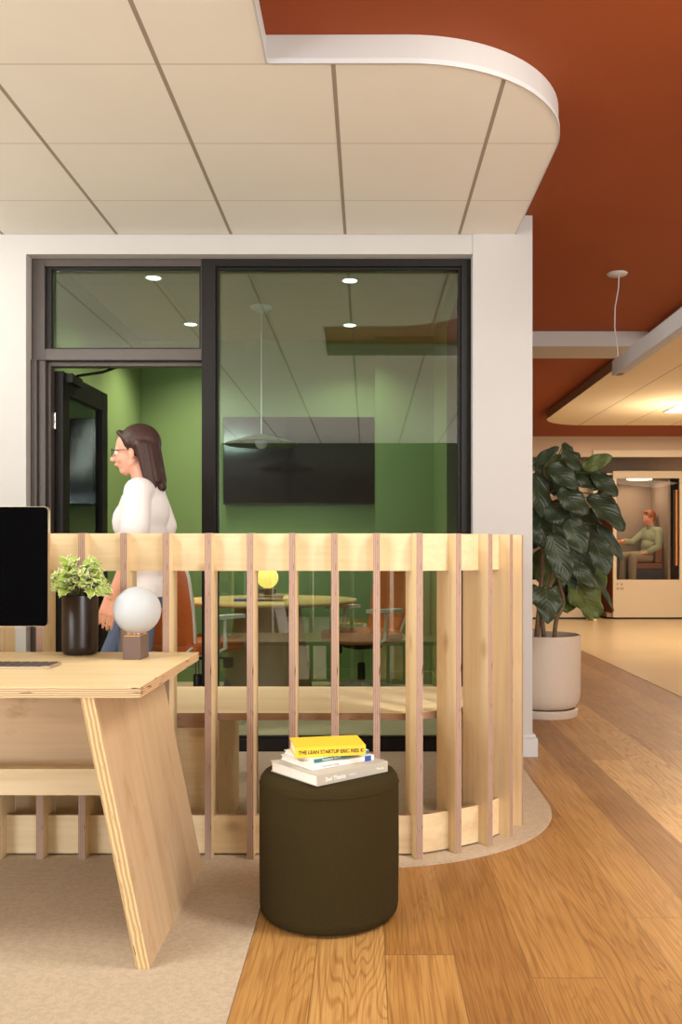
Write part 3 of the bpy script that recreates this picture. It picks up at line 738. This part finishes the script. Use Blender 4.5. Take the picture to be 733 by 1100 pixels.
MB().lathe([(.0028, 0), (.0028, .0010)], 16, M=Matrix.Translation((.2025, 0, .015)) @ Matrix.Rotation(PI/2, 4, 'X')).build('spine_emblem', 'cover_yellow', b4)

# ------------------------------------------------------------------ meeting room furniture
tv = empty('television', (-.571, 7.5, 1.5), 'large black wall mounted television on the green wall', 'television')
bx('housing', 'bezel', (-1.204, .060, 7.43, 7.465, 1.488, 2.218), tv, bevel=.003)
bx('screen', 'tv_black', (-1.196, .052, 7.427, 7.4298, 1.500, 2.210), tv)
bx('wall_mount', 'bezel', (-.75, -.39, 7.465, 7.4998, 1.7, 2.0), tv)
pan = bx('reflection_panel', 'dark_panel', (.515, .5448, 5.15, 5.80, .12, 2.56), bevel=.004)  # added panel in place of a dark reflection
tag(pan, 'tall dark panel standing in for a reflection at the meeting room side wall', 'reflection panel')
tb = empty('round_table', (-.725, 6.5, .005), 'round oak meeting table on a brown tapered drum base', 'table')
MB().lathe([(0, .715), (.60, .715), (.645, .728), (.65, .736), (.645, .745), (0, .745)], 80).build('tabletop', 'table_oak', tb, smooth=30)
MB().lathe([(0, 0), (.335, 0), (.335, .012), (.232, .715), (0, .715)], 64).build('drum_base', 'base_oak', tb, smooth=40)
lp = table_lamp((-.725, 6.47, .75), math.radians(20), 'lit yellow globe lamp on the round table in the glass meeting room', 'globe_lit')
for nm, bb in (('a', None),):
    book('book', (-.93, 6.20, .75), .12, .21, .15, .014, 'cover_blue', 'blue book lying at the bottom of the small pile on the round table')
    book('book', (-.86, 6.205, .764), .08, .27, .17, .012, 'grey_print', 'grey book lying on the blue book on the round table')
    book('book', (-.83, 6.215, .776), .02, .24, .15, .012, 'booth_leather', 'brown notebook on top of the pile on the round table')
pend = empty('pendant_lamp', (-.77, 6.47, 2.87), 'dark green dish pendant lamp hanging over the round meeting table', 'pendant lamp')
MB().lathe([(0, -.03), (.05, -.028), (.075, -.012), (.08, 0)], 32).build('canopy', 'cool_white', pend, smooth=40)
MB().tube([(0, 0, -.03), (0, 0, -.93)], .0035, 8).build('cable', 'chair_white', pend)
MB().lathe([(.03, -.925), (.06, -.935), (.18, -.965), (.265, -.995), (.262, -1.0), (.17, -.975), (.05, -.945), (.0, -.94)], 48, caps=False).build('shade', 'shade_green', pend, smooth=40)
MB().ball((0, 0, -.985), .045, seg=24).build('bulb', 'globe_off', pend, smooth=60)

def office_chair(loc, rz, label):
    t = empty('office_chair', loc, label, 'chair', 'tan office chairs at the round meeting table', rz)
    # faces local +x
    prof = [(-.24, -.20), (-.20, -.235), (.12, -.25), (.22, -.22), (.26, -.12), (.26, .12), (.22, .22), (.12, .25), (-.20, .235), (-.24, .20)]
    MB().prism(prof, .435, .52).build('seat', 'leather_tan', t, bevel=.03, smooth=60)
    # backrest: curved shell
    m = MB(); rows = []
    for i in range(13):
        v = i/12; z = .50+.56*v; xb = -.24-.07*math.sin(v*2.6)+.03*v-.05*v*v; w = .20+.05*math.sin(PI*min(1, v*1.1))-(.07*max(0, v-.8)/.2)
        rows.append([(xb+.05*(u*u), w*u, z) for u in (-1, -.66, -.33, 0, .33, .66, 1)])
    V = [[m.bm.verts.new(p) for p in r] for r in rows]
    for i in range(12):
        for j in range(6): m.face([V[i][j], V[i][j+1], V[i+1][j+1], V[i+1][j]])
    o = m.build('backrest', 'leather_tan', t, smooth=60); md = o.modifiers.new('s', 'SOLIDIFY'); md.thickness = .045; md.offset = 0; b_ = o.modifiers.new('b', 'BEVEL'); b_.width = .012; b_.segments = 3
    for sgn in (-1, 1):
        pts = [(rows[i][0 if sgn < 0 else 6][0]-.012, rows[i][0][1]*(-sgn) if 0 else sgn*abs(rows[i][0][1])*1.03, rows[i][0][2]) for i in range(13)]
        pts = [(-.05, sgn*.17, .43), (-.20, sgn*.20, .43), (-.26, sgn*.20, .46)]+pts
        MB().tube(pts, .011, 8).build('back_frame', 'chair_white', t, smooth=40)
        MB().tube([(-.02, sgn*.22, .44), (-.02, sgn*.29, .47), (-.03, sgn*.295, .66)], .013, 8).box(-.15, .12, sgn*.295-.035, sgn*.295+.035, .66, .685).build('armrest', 'chair_white', t, smooth=40)
    MB().box(-.12, .10, -.10, .10, .385, .435).tube([(.02, -.1, .40), (.06, -.20, .39)], .008).box(.05, .10, -.24, -.19, .33, .40).build('mechanism', 'chair_black', t, bevel=.006)
    MB().lathe([(.014, .27), (.014, .385)], 16).build('gas_lift', 'chrome', t, smooth=40)
    MB().lathe([(.028, .09), (.028, .27), (.02, .28)], 20).build('column', 'chair_black', t, smooth=40)
    for k in range(5):
        a = 2*PI*k/5+.3; c, s_ = math.cos(a), math.sin(a)
        MB().tube([(.02*c, .02*s_, .12), (.14*c, .14*s_, .115), (.29*c, .29*s_, .075)], [.034, .024, .016], 8).build('base_leg', 'chair_white', t, smooth=40)
        R_ = Matrix.Translation((.29*c, .29*s_, .028)) @ Matrix.Rotation(a+1.2, 4, 'Z') @ Matrix.Rotation(PI/2, 4, 'Y')
        MB().lathe([(.0, -.022), (.027, -.022), (.028, -.016), (.028, .016), (.027, .022), (0, .022)], 20, M=R_).tube([(.29*c, .29*s_, .075), (.29*c, .29*s_, .05)], .006, 6).build('caster', 'chair_black', t, smooth=40)
    return t
office_chair((-.045, 6.55, .005), PI+.55, 'tan leather office chair facing the round table beside its right rim')
office_chair((-1.13, 5.93, .005), math.radians(52), 'tan leather office chair near the open glass door, seen from behind')
# room downlights
for i, (px, py, w_) in enumerate(((376, 301, 'downlight over the television side, nearer the glass'), (376, 349, 'downlight nearer the television'), (165, 298, 'downlight seen through the transom, nearer the glass'), (205, 348, 'downlight seen through the transom, deeper in the room'))):
    Y = 1.77*F/(592-py); X = (px-395)*Y/F
    t = empty('downlight', (X, Y, 2.87), 'small round recessed ceiling '+w_, 'ceiling light', 'downlights in the meeting room ceiling')
    MB().lathe([(.062, 0), (.062, -.004), (.048, -.006), (.046, 0)], 32, caps=False).build('trim_ring', 'cool_white', t, smooth=40)
    MB().lathe([(.0, -.001), (.046, -.001)], 32, caps=False).build('lens', 'lamp_white', t)
    spot('downlight_beam', (X, Y, 2.855), 44, (1, .9, .68), 130, .05)
spot('wall_wash', (-1.45, 6.7, 2.85), 50, (1, .9, .6), 120, .05)

# ------------------------------------------------------------------ people
def remesh(m, name, material, parent, vox, smooth_it=4, bevel=None):
    """fuse overlapping volumes into one continuous skin"""
    bmesh.ops.recalc_face_normals(m.bm, faces=m.bm.faces)
    me = bpy.data.meshes.new(name); m.bm.to_mesh(me); m.bm.free()
    t = bpy.data.objects.new('tmp', me); COL.objects.link(t)
    r = t.modifiers.new('r', 'REMESH'); r.mode = 'VOXEL'; r.voxel_size = vox
    s_ = t.modifiers.new('s', 'SMOOTH'); s_.factor = .5; s_.iterations = smooth_it
    bpy.context.view_layer.update()
    out = bpy.data.meshes.new_from_object(t.evaluated_get(bpy.context.evaluated_depsgraph_get()))
    bpy.data.objects.remove(t)
    out.materials.clear(); out.materials.append(MT[material])
    for p in out.polygons: p.use_smooth = True
    out.name = name
    o = bpy.data.objects.new(name, out); COL.objects.link(o); o.parent = parent; return o
def hand(m, wrist, d, palm, curl, side):
    """d: finger direction, palm: palm normal; five fingers of different lengths"""
    w = Vector(wrist); d = Vector(d).normalized(); n = Vector(palm).normalized(); n = (n-d*n.dot(d)).normalized(); s_ = d.cross(n)*side
    k = w+d*.085
    for q in (-.030, -.010, .010, .030):
        m.cap(w+s_*q*.7+d*.01, k+s_*q, .0145, .0125, 10)
    for q, ln in ((-.031, .062), (-.0105, .075), (.0105, .080), (.031, .070)):
        p = k+s_*q; dd = d.copy()
        for seg_, fr in enumerate((.45, .32, .26)):
            dd = (dd+n*math.tan(curl*.6)).normalized(); e = p+dd*ln*fr
            m.cap(p, e, .0090-.0008*seg_, .0084-.0008*seg_, 8); p = e
    b = w+d*.028+s_*.026; e = b+(d*.6+s_*.75+n*.35).normalized()*.042; f = e+(d*.95+s_*.2+n*.3).normalized()*.032
    m.cap(b, e, .013, .0105, 8); m.cap(e, f, .0102, .0085, 8)
def head(m, c, yaw=0, pitch=0, sc=1.0):
    R = Matrix.Translation(c) @ Matrix.Rotation(yaw, 4, 'Z') @ Matrix.Rotation(pitch, 4, 'Y') @ Matrix.Scale(sc, 4)
    P = lambda x, y, z: R @ Vector((x, y, z)); R3 = R.to_3x3().normalized()
    m.ball(P(-.012, 0, .030), .088*sc, seg=28, M=R3, sq=(1.08, .86, .98))          # skull
    m.ball(P(.020, 0, -.030), .070*sc, seg=24, M=R3, sq=(.95, .86, 1.05))          # face
    m.ball(P(.042, 0, -.083), .030*sc, seg=16, M=R3, sq=(1, 1.25, .85))            # chin
    m.cap(P(-.01, .045, -.045), P(.045, .02, -.085), .020*sc, .018*sc, 10); m.cap(P(-.01, -.045, -.045), P(.045, -.02, -.085), .020*sc, .018*sc, 10)
    m.cap(P(.078, 0, .005), P(.104, 0, -.028), .009*sc, .0125*sc, 10)              # nose
    m.ball(P(.094, .010, -.034), .008*sc, seg=8); m.ball(P(.094, -.010, -.034), .008*sc, seg=8)
    m.cap(P(.066, .045, .016), P(.074, .012, .016), .010*sc, .009*sc, 8); m.cap(P(.066, -.045, .016), P(.074, -.012, .016), .010*sc, .009*sc, 8)  # brow
    for s_ in (-1, 1):
        m.ball(P(.052, s_*.042, -.032), .022*sc, seg=12)                               # cheek
        m.ball(P(-.010, s_*.078, -.012), .026*sc, seg=12, M=R3, sq=(.62, .32, 1.05))   # ear
    m.cap(P(.082, .018, -.056), P(.082, -.018, -.056), .0085*sc, .0085*sc, 8)      # lips
    return P
def face_parts(P, parent, sc=1.0):
    for s_ in (-1, 1):
        MB().ball(P(.072, s_*.031, .000), .0125*sc, seg=16).build('eye', 'eye_white', parent, smooth=60)
        MB().ball(P(.0805, s_*.031, .000), .0058*sc, seg=12).build('iris', 'hair_brown', parent, smooth=60)
    MB().cap(P(.0885, .017, -.0555), P(.0885, -.017, -.0555), .0042*sc, .0042*sc, 8).build('mouth', 'lips', parent, smooth=60)
def glasses(P, parent, sc=1.0):
    m = MB()
    for s_ in (-1, 1):
        ring = [P(.096-.008*abs(math.cos(a)), s_*(.034+.024*math.cos(a)), .001+.018*math.sin(a)) for a in [2*PI*k/20 for k in range(21)]]
        m.tube(ring, .0018*sc, 6)
        m.tube([P(.090, s_*.058, .006), P(.04, s_*.078, .008), P(-.012, s_*.083, .004)], .0018*sc, 6)
    m.tube([P(.094, .010, .004), P(.098, 0, .006), P(.094, -.010, .004)], .0018*sc, 6)
    m.build('glasses', 'glasses_dark', parent, smooth=60)

# woman walking past behind the bench, facing left
wm = empty('person', (-1.10, 4.36, .006), 'woman with brown hair and glasses in white top and jeans walking past doorway', 'person', rz=PI)
J = dict(hipL=(0, .085, .88), hipR=(0, -.085, .88), kneeL=(.02, .085, .47), kneeR=(.20, -.085, .49), ankL=(-.24, .08, .14), ankR=(.30, -.08, .085),
         shL=(-.015, .155, 1.375), shR=(-.015, -.155, 1.375), elL=(-.01, .205, 1.10), elR=(-.10, -.20, 1.12), wrL=(.085, .215, .885), wrR=(-.03, -.22, .89))
def torso(m, g=0.0, top=True):
    m.ball((0, 0, .90), .10+g, seg=24, sq=(1.10, 1.55, 1.05)); m.ball((.0, 0, 1.02), .095+g, seg=24, sq=(1.0, 1.32, 1.3))
    m.ball((.0, 0, 1.16), .098+g, seg=24, sq=(1.02, 1.38, 1.3)); m.ball((-.01, 0, 1.29), .10+g, seg=24, sq=(1.0, 1.45, 1.15))
    m.ball((.055, .055, 1.235), .056+g, seg=16, sq=(1, 1.1, 1.3)); m.ball((.055, -.055, 1.235), .056+g, seg=16, sq=(1, 1.1, 1.3))
    m.cap((-.02, .0, 1.38), (-.015, .135, 1.375), .055+g*.6, .050+g, 14); m.cap((-.02, .0, 1.38), (-.015, -.135, 1.375), .055+g*.6, .050+g, 14)
m = MB(); torso(m)
m.cap((-.015, 0, 1.38), (.02, 0, 1.52), .052, .048, 16)
P = head(m, (.045, 0, 1.575), 0, .06, 1.0)
for s_ in 'LR':
    m.cap(J['sh'+s_], J['el'+s_], .046, .036); m.cap(J['el'+s_], J['wr'+s_], .037, .025)
    m.cap(J['hip'+s_], J['knee'+s_], .085, .056); m.cap(J['knee'+s_], J['ank'+s_], .054, .036)
hand(m, J['wrL'], (.28, .02, -1), (0, -1, 0), .35, 1); hand(m, J['wrR'], (.25, 0, -1), (0, 1, 0), .35, -1)
m.cap(J['ankR'], (.45, -.08, .10), .036, .028); m.cap(J['ankL'], (-.13, .08, .04), .036, .028)
remesh(m, 'body', 'skin', wm, .0045, 3)
face_parts(P, wm); glasses(P, wm)
m = MB(); torso(m, .020)
for s_, el in (('L', (-.014, .19, 1.20)), ('R', (-.06, -.18, 1.22))): m.cap(J['sh'+s_], el, .064, .070, 16)
m.cap((-.015, 0, 1.385), (-.008, 0, 1.415), .062, .056, 16)
bmesh.ops.delete(m.bm, geom=[], context='VERTS')
sh = remesh(m, 'shirt', 'shirt_white', wm, .007, 5)
bm = bmesh.new(); bm.from_mesh(sh.data); bmesh.ops.bisect_plane(bm, geom=bm.verts[:]+bm.edges[:]+bm.faces[:], plane_co=(0, 0, .875), plane_no=(0, 0, -1), clear_outer=True); bm.to_mesh(sh.data); bm.free()
m = MB(); m.ball((0, 0, .88), .108, seg=24, sq=(1.10, 1.5, 1.0))
for s_ in 'LR':
    m.cap(J['hip'+s_], J['knee'+s_], .098, .068); m.cap(J['knee'+s_], Vector(J['ank'+s_])+Vector((0, 0, .05)), .066, .052)
remesh(m, 'jeans', 'denim', wm, .008, 4)
for a, b_ in ((J['ankR'], (.46, -.08, .11)), (J['ankL'], (-.12, .08, .035))):
    m = MB(); m.cap(Vector(a)+Vector((-.02, 0, -.035)), b_, .042, .036); m.cap(a, Vector(a)+Vector((0, 0, .02)), .048, .046); remesh(m, 'shoe', 'shoe', wm, .006, 4)
m = MB()
m.ball(P(-.038, 0, .046), .098, seg=28, sq=(1.04, .93, .96))
for q in range(11):
    a = -1.25+2.5*q/10; cy, cx_ = math.sin(a), -math.cos(a)
    m.cap(P(-.035+.070*cx_, .082*cy, .02), P(-.060+.072*cx_, .078*cy, -.155-.02*math.cos(q*2.1)), .030, .022, 12)
m.cap(P(.055, .03, .098), P(-.005, .080, .035), .014, .014, 10); m.cap(P(.055, -.03, .098), P(-.005, -.080, .035), .014, .014, 10)
m.cap(P(.050, .03, .096), P(.050, -.03, .096), .016, .016, 10)
remesh(m, 'hair', 'hair_brown', wm, .0045, 3)

# ------------------------------------------------------------------ phone booths at the far end
def booth(x0, label, w=1.22, mirror=False):
    t = empty('phone_booth', (x0, 14.35, .004), label, 'phone booth', 'phone booths by the far wall')
    y1 = .95
    wx0, wx1, wz0, wz1 = .055, w-.15, .635, 2.267
    m = MB(); H = 2.385
    m.box(0, w, 0, .05, .03, wz0); m.box(0, w, 0, .05, wz1, H); m.box(0, wx0, 0, .05, wz0, wz1); m.box(wx1, w, 0, .05, wz0, wz1)
    m.build('front_panel', 'booth_cream', t, bevel=.003)
    bx('window_pane', 'glass_booth', (wx0, wx1, .02, .028, wz0, wz1), t, world=False)
    m = MB()
    v = [(0, .05), (-.13, y1-.3), (-.13, y1), (-.09, y1), (-.09, y1-.3), (.03, .05)]
    m.prism(v, .03, H-.03); m.build('side_wall', 'booth_brown', t)
    bx('side_wall', 'booth_brown', (w-.04, w, .05, y1, .03, H-.03), t, world=False)
    bx('rear_wall', 'booth_inner', (-.09, w-.04, y1-.04, y1, .03, H-.03), t, world=False)
    bx('roof', 'booth_cream', (-.09, w, .05, y1-.04, H-.06, H-.03), t, world=False)
    bx('booth_floor', 'booth_inner', (-.09, w-.04, .05, y1-.04, .03, .10), t, world=False)
    bx('inner_wall', 'booth_inner', (w-.32, w-.28, .06, y1-.04, .10, H-.06), t, world=False)
    bx('plinth', 'chair_black', (.03, w-.03, .03, y1-.06, 0, .03), t, world=False)
    m = MB().box(wx1-.075, wx1-.045, -.035, -.010, .86, 2.08).box(wx1-.07, wx1-.05, -.010, .02, .95, 1.0).box(wx1-.07, wx1-.05, -.010, .02, 1.95, 2.0)
    m.build('door_handle', 'booth_wood', t, bevel=.003)
    bx('handle_backplate', 'chair_black', (wx1-.105, wx1-.078, -.006, .02, .86, 2.08), t, world=False)
    # ceiling light strip
    MB().tube([(.56+.20*math.cos(a), .45+.12*math.sin(a), H-.10) for a in [2*PI*k/24 for k in range(25)]], .012, 8).build('light_ring', 'lamp_soft', t, smooth=60)
    bx('wall_table', 'booth_wood', (-.06, .27, .10, .70, 1.22, 1.25), t, bevel=.004, world=False)
    # raised bench
    bx('bench_base', 'chair_black', (.10 if 0 else .42, w-.33, .28, .85, .10, .80), t, world=False)
    bx('bench_seat', 'booth_leather', (.38, w-.33, .26, .86, .80, .90), t, bevel=.02, world=False)
    bx('bench_back', 'booth_leather', (w-.46, w-.33, .26, .86, .90, 1.22), t, bevel=.02, world=False)
    bx('footrest', 'chair_black', (.02, .40, .3, .8, .38, .41), t, world=False)
    # four small letters of the badge
    for ch, lx, lz in (('r', .075, .545), ('o', .135, .545), ('o', .075, .475), ('m', .130, .475)):
        text_mesh('badge_letter', ch, .075, 'logo_tan', t, Matrix.Translation((lx-.02, -.001, lz)) @ Matrix.Rotation(PI/2, 4, 'X'), depth=.0008, bold=.002)
    d = bpy.data.lights.new('booth_light', 'AREA'); d.size = .5; d.energy = 7; d.color = (1, .85, .66)
    lo = bpy.data.objects.new('booth_light', d); COL.objects.link(lo); lo.location = (x0+.45, 14.35+.45, 2.25)
    return t
booth(3.95, 'cream phone booth with man seated behind its window')
booth(2.33, 'cream phone booth partly hidden behind the large potted fig')
# the seated man
mn = empty('person', (4.70, 14.90, .904), 'man in sage green shirt and glasses seated in the phone booth', 'person', rz=math.radians(200))
m = MB()
m.ball((0, 0, .10), .12, seg=20, sq=(1.05, 1.4, .9)); m.ball((-.02, 0, .26), .115, seg=20, sq=(1, 1.3, 1.2)); m.ball((-.05, 0, .42), .12, seg=20, sq=(1, 1.45, 1.15))
m.cap((-.06, 0, .54), (-.055, .17, .52), .06, .055); m.cap((-.06, 0, .54), (-.055, -.17, .52), .06, .055); m.cap((-.05, 0, .54), (-.02, 0, .68), .06, .055)
Pm = head(m, (.0, 0, .745), 0, .10, 1.02)
arms = (((-.055, .19, .51), (.02, .27, .27), (.20, .20, .17)), ((-.055, -.19, .51), (.14, -.27, .34), (.36, -.22, .37)))
for a, b_, c in arms: m.cap(a, b_, .055, .042); m.cap(b_, c, .042, .030)
hand(m, arms[0][2], (1, -.3, -.15), (0, 0, -1), .4, -1); hand(m, arms[1][2], (1, .1, 0), (0, 0, -1), .3, 1)
for s_ in (-1, 1):
    m.cap((0, s_*.09, .09), (.42, s_*.13, .10), .095, .065); m.cap((.42, s_*.13, .10), (.44, s_*.13, -.42), .062, .042); m.cap((.44, s_*.13, -.44), (.60, s_*.13, -.455), .038, .03)
remesh(m, 'body', 'skin_man', mn, .007, 3)
face_parts(Pm, mn); glasses(Pm, mn)
m = MB()
m.ball((0, 0, .13), .135, seg=20, sq=(1.1, 1.4, .9)); m.ball((-.02, 0, .27), .137, seg=20, sq=(1, 1.3, 1.2)); m.ball((-.05, 0, .42), .14, seg=20, sq=(1, 1.42, 1.1))
m.cap((-.06, 0, .545), (-.055, .18, .52), .072, .075); m.cap((-.06, 0, .545), (-.055, -.18, .52), .072, .075); m.cap((-.05, 0, .56), (-.035, 0, .61), .07, .062)
for a, b_, c in arms: m.cap(a, b_, .075, .060); m.cap(b_, Vector(b_).lerp(Vector(c), .82), .060, .045)
remesh(m, 'shirt', 'shirt_sage', mn, .009, 4)
m = MB(); m.ball((0, 0, .10), .130, seg=20, sq=(1.1, 1.4, .75))
for s_ in (-1, 1): m.cap((0, s_*.09, .10), (.42, s_*.13, .10), .108, .082); m.cap((.42, s_*.13, .10), (.44, s_*.13, -.36), .080, .062)
remesh(m, 'trousers', 'khaki', mn, .010, 4)
for s_ in (-1, 1):
    m = MB(); m.cap((.43, s_*.13, -.445), (.62, s_*.13, -.455), .045, .036); remesh(m, 'shoe', 'shoe_brown', mn, .008, 3)
m = MB(); m.ball(Pm(-.022, 0, .048), .098, seg=24, sq=(1.04, .92, .95)); m.cap(Pm(.055, .03, .105), Pm(.055, -.03, .105), .022, .022); m.cap(Pm(-.06, .03, -.01), Pm(-.06, -.03, -.01), .05, .05)
remesh(m, 'hair', 'hair_auburn', mn, .006, 2)

# ------------------------------------------------------------------ big potted fig
fig = empty('potted_fig', (1.19, 6.03, 0), 'large fiddle leaf fig in pale round pot standing beside the white column', 'potted plant')
MB().lathe([(0, 0), (.222, 0), (.226, .006), (.228, .046), (.222, .052), (.205, .052)], 64, caps=False).build('saucer', 'ceramic', fig, smooth=40)
MB().lathe([(0, .053), (.185, .053), (.205, .060), (.225, .080), (.238, .11), (.244, .16), (.246, .535), (.243, .540), (.234, .540), (.232, .53), (.232, .49)], 64, caps=False).build('pot', 'ceramic', fig, smooth=40)
MB().lathe([(0, .497), (.232, .495)], 40, caps=False).build('soil', 'soil', fig)
for pts, r0 in (([(-.06, -.05, .48), (-.05, -.10, .70), (-.02, -.05, 1.0), (.0, .0, 1.35), (.02, .05, 1.68)], .020),
                ([(.0, -.04, .48), (-.03, -.12, .66), (.02, -.08, .85), (.10, -.02, 1.15), (.18, .02, 1.5)], .017),
                ([(.07, .0, .48), (.08, -.03, .64), (.13, -.02, .76), (.10, .05, 1.0), (.20, .06, 1.3)], .017),
                ([(-.14, .02, .48), (-.16, .02, .8), (-.22, .0, 1.2), (-.2, .0, 1.55)], .014)):
    # smooth the stem line
    out = []
    for i in range(len(pts)-1):
        P0, P1, P2, P3 = [Vector(pts[max(0, min(len(pts)-1, k))]) for k in (i-1, i, i+1, i+2)]
        for k in range(5):
            t = k/5; out.append(.5*((2*P1)+(P2-P0)*t+(2*P0-5*P1+4*P2-P3)*t*t+(3*P1-P0-3*P2+P3)*t**3))
    out.append(Vector(pts[-1])); n = len(out)
    MB().tube(out, [r0*(1-.55*i/n) for i in range(n)], 10).build('stem', 'bark', fig, smooth=60)
fl = MB(); fl.uv = fl.bm.loops.layers.uv.new('UVMap')
pet = fl
def at(px, py, Y): return Vector(((px-395)*Y/F-1.19, Y-6.03, 1.1-(py-592)*Y/F))
LV = [((589, 499), (620, 526), 22, 5.66, 'fig', 0), ((600, 526), (632, 552), 25, 5.60, 'fig', 0), ((611, 556), (627, 596), 25, 5.62, 'fig', 0),
      ((592, 573), (610, 626), 26, 5.58, 'fig', 0), ((638, 577), (652, 618), 24, 5.72, 'fig', 0), ((612, 600), (639, 632), 18, 5.66, 'fig', 0),
      ((632, 533), (671, 570), 25, 5.85, 'fig', 0), ((642, 562), (669, 602), 13, 5.9, 'fig', 0), ((636, 507), (664, 533), 18, 5.95, 'fig', 0),
      ((614, 622), (643, 664), 38, 6.15, 'fig', 1), ((604, 624), (611, 658), 30, 6.2, 'fig', 1), ((586, 632), (589, 670), 33, 5.55, 'heart', 0),
      ((639, 616), (660, 657), 6, 5.9, 'fig', 0), ((626, 503), (658, 490), 16, 5.9, 'fig', 1), ((607, 481), (622, 507), 22, 5.95, 'fig', 0),
      ((605, 476), (616, 492), 10, 6.0, 'fig', 0), ((573, 500), (601, 480), 12, 5.8, 'fig', 0), ((576, 508), (582, 556), 26, 5.75, 'fig', 0),
      ((586, 540), (612, 564), 24, 5.72, 'fig', 0), ((620, 505), (642, 526), 22, 6.0, 'fig', 0), ((598, 508), (616, 536), 22, 5.95, 'fig', 0),
      ((578, 540), (584, 590), 28, 5.85, 'fig', 0), ((606, 540), (628, 580), 30, 6.05, 'fig', 0), ((626, 545), (640, 588), 26, 6.1, 'fig', 0),
      ((596, 560), (600, 606), 28, 6.0, 'fig', 0), ((618, 580), (634, 626), 26, 6.1, 'fig', 0), ((580, 590), (590, 632), 26, 6.1, 'fig', 1),
      ((592, 488), (604, 514), 22, 6.1, 'fig', 1), ((640, 530), (662, 552), 20, 6.05, 'fig', 0), ((584, 498), (590, 530), 22, 6.1, 'fig', 0),
      ((600, 600), (615, 640), 26, 6.15, 'fig', 0), ((634, 600), (648, 636), 20, 6.1, 'fig', 1)]
def stem_near(p):
    return Vector((max(-.2, min(.18, p.x*.45)), p.y*.3, min(1.6, p.z-.02)))
for (b_, t_, w, Y, sh_, mi) in LV:
    B = at(*b_, Y); T = at(*t_, Y-.03-random.random()*.08)
    up = Vector((random.uniform(-.35, .35)+.3*(T.x-B.x), -1, .35+random.uniform(-.2, .2)))
    leaf_poly(fl, B, T, w*Y/F*1.16, up, random.uniform(-.05, .25), random.uniform(.1, .35), sh_, .085, 16, 8, mi)
    s0 = stem_near(B); pet.tube([s0, (s0+B)/2+Vector((0, 0, .015)), B+(T-B)*.05], .0035, 6, 1)
for k in range(34):      # back and wall side of the crown
    a = random.uniform(-.2, PI+.9) if k % 2 else random.uniform(PI*.6, PI*1.25); z = random.uniform(.95, 1.72)
    r = random.uniform(.12, .24); B = Vector((r*math.cos(a)-.08, r*math.sin(a)+.03, z))
    d = Vector((math.cos(a)*.7, math.sin(a)*.7, random.uniform(-1.1, .1))).normalized(); Ln = random.uniform(.2, .30)
    T = B+d*Ln
    if T.x < -.17: T.x = -.17+random.random()*.04
    if B.x < -.17: B.x = -.17
    leaf_poly(fl, B, T, Ln*.62, (math.cos(a)*.6, math.sin(a)*.6, .8), .15, .3, 'fig', .05, 10, 6, k % 5 == 0)
    pet.tube([stem_near(B), B], .0035, 6, 1)
for v_ in fl.bm.verts: v_.co.x = max(v_.co.x, -.292)
o = fl.build('foliage', ['fig_leaf', 'fig_leaf_bright'], fig); solidify(o, .0012)

# ------------------------------------------------------------------ suspended linear light
lin = empty('linear_pendant', (1.62, 5.83, 2.9), 'white bar shaped pendant light hung by a thin cable from the orange ceiling', 'pendant light')
MB().box(1.597, 1.665, 2.2, 5.83, 2.243, 2.340).build('housing', 'cool_white', lin, bevel=.003, world=True)
bx('diffuser', 'globe_off', (1.612, 1.650, 2.25, 5.70, 2.2405, 2.2435), lin)
bx('end_socket', 'bronze_metal', (1.612, 1.650, 5.735, 5.80, 2.2405, 2.2435), lin)
for Y in (5.79, 2.4):
    MB().lathe([(.0, -.012), (.055, -.012), (.064, -.006), (.066, 0)], 32, (1.62, Y, 2.9)).build('canopy', 'cool_white', lin, world=True, smooth=40)
    MB().tube([(1.632, Y, 2.89), (1.628, Y, 2.80), (1.606, Y, 2.68), (1.604, Y, 2.55), (1.622, Y, 2.40), (1.624, Y, 2.338)], .0045, 8).build('cable', 'cool_white', lin, world=True, smooth=60)
# far recessed light in the lowered panel
fl_ = empty('recessed_light', (4.15, 10.4, 2.80), 'bright recessed light in the far lowered ceiling panel', 'ceiling light')
bx('light_frame', 'cool_white', (3.60, 4.25, 9.7, 10.9, 2.790, 2.7998), fl_)
bx('diffuser', 'lamp_soft', (3.63, 4.22, 9.73, 10.87, 2.786, 2.7898), fl_)
area('recessed_down', (4.15, 10.4, 2.78), (4.15, 10.4, 0), .5, .9, 60, WARM)
bpy.context.view_layer.update()
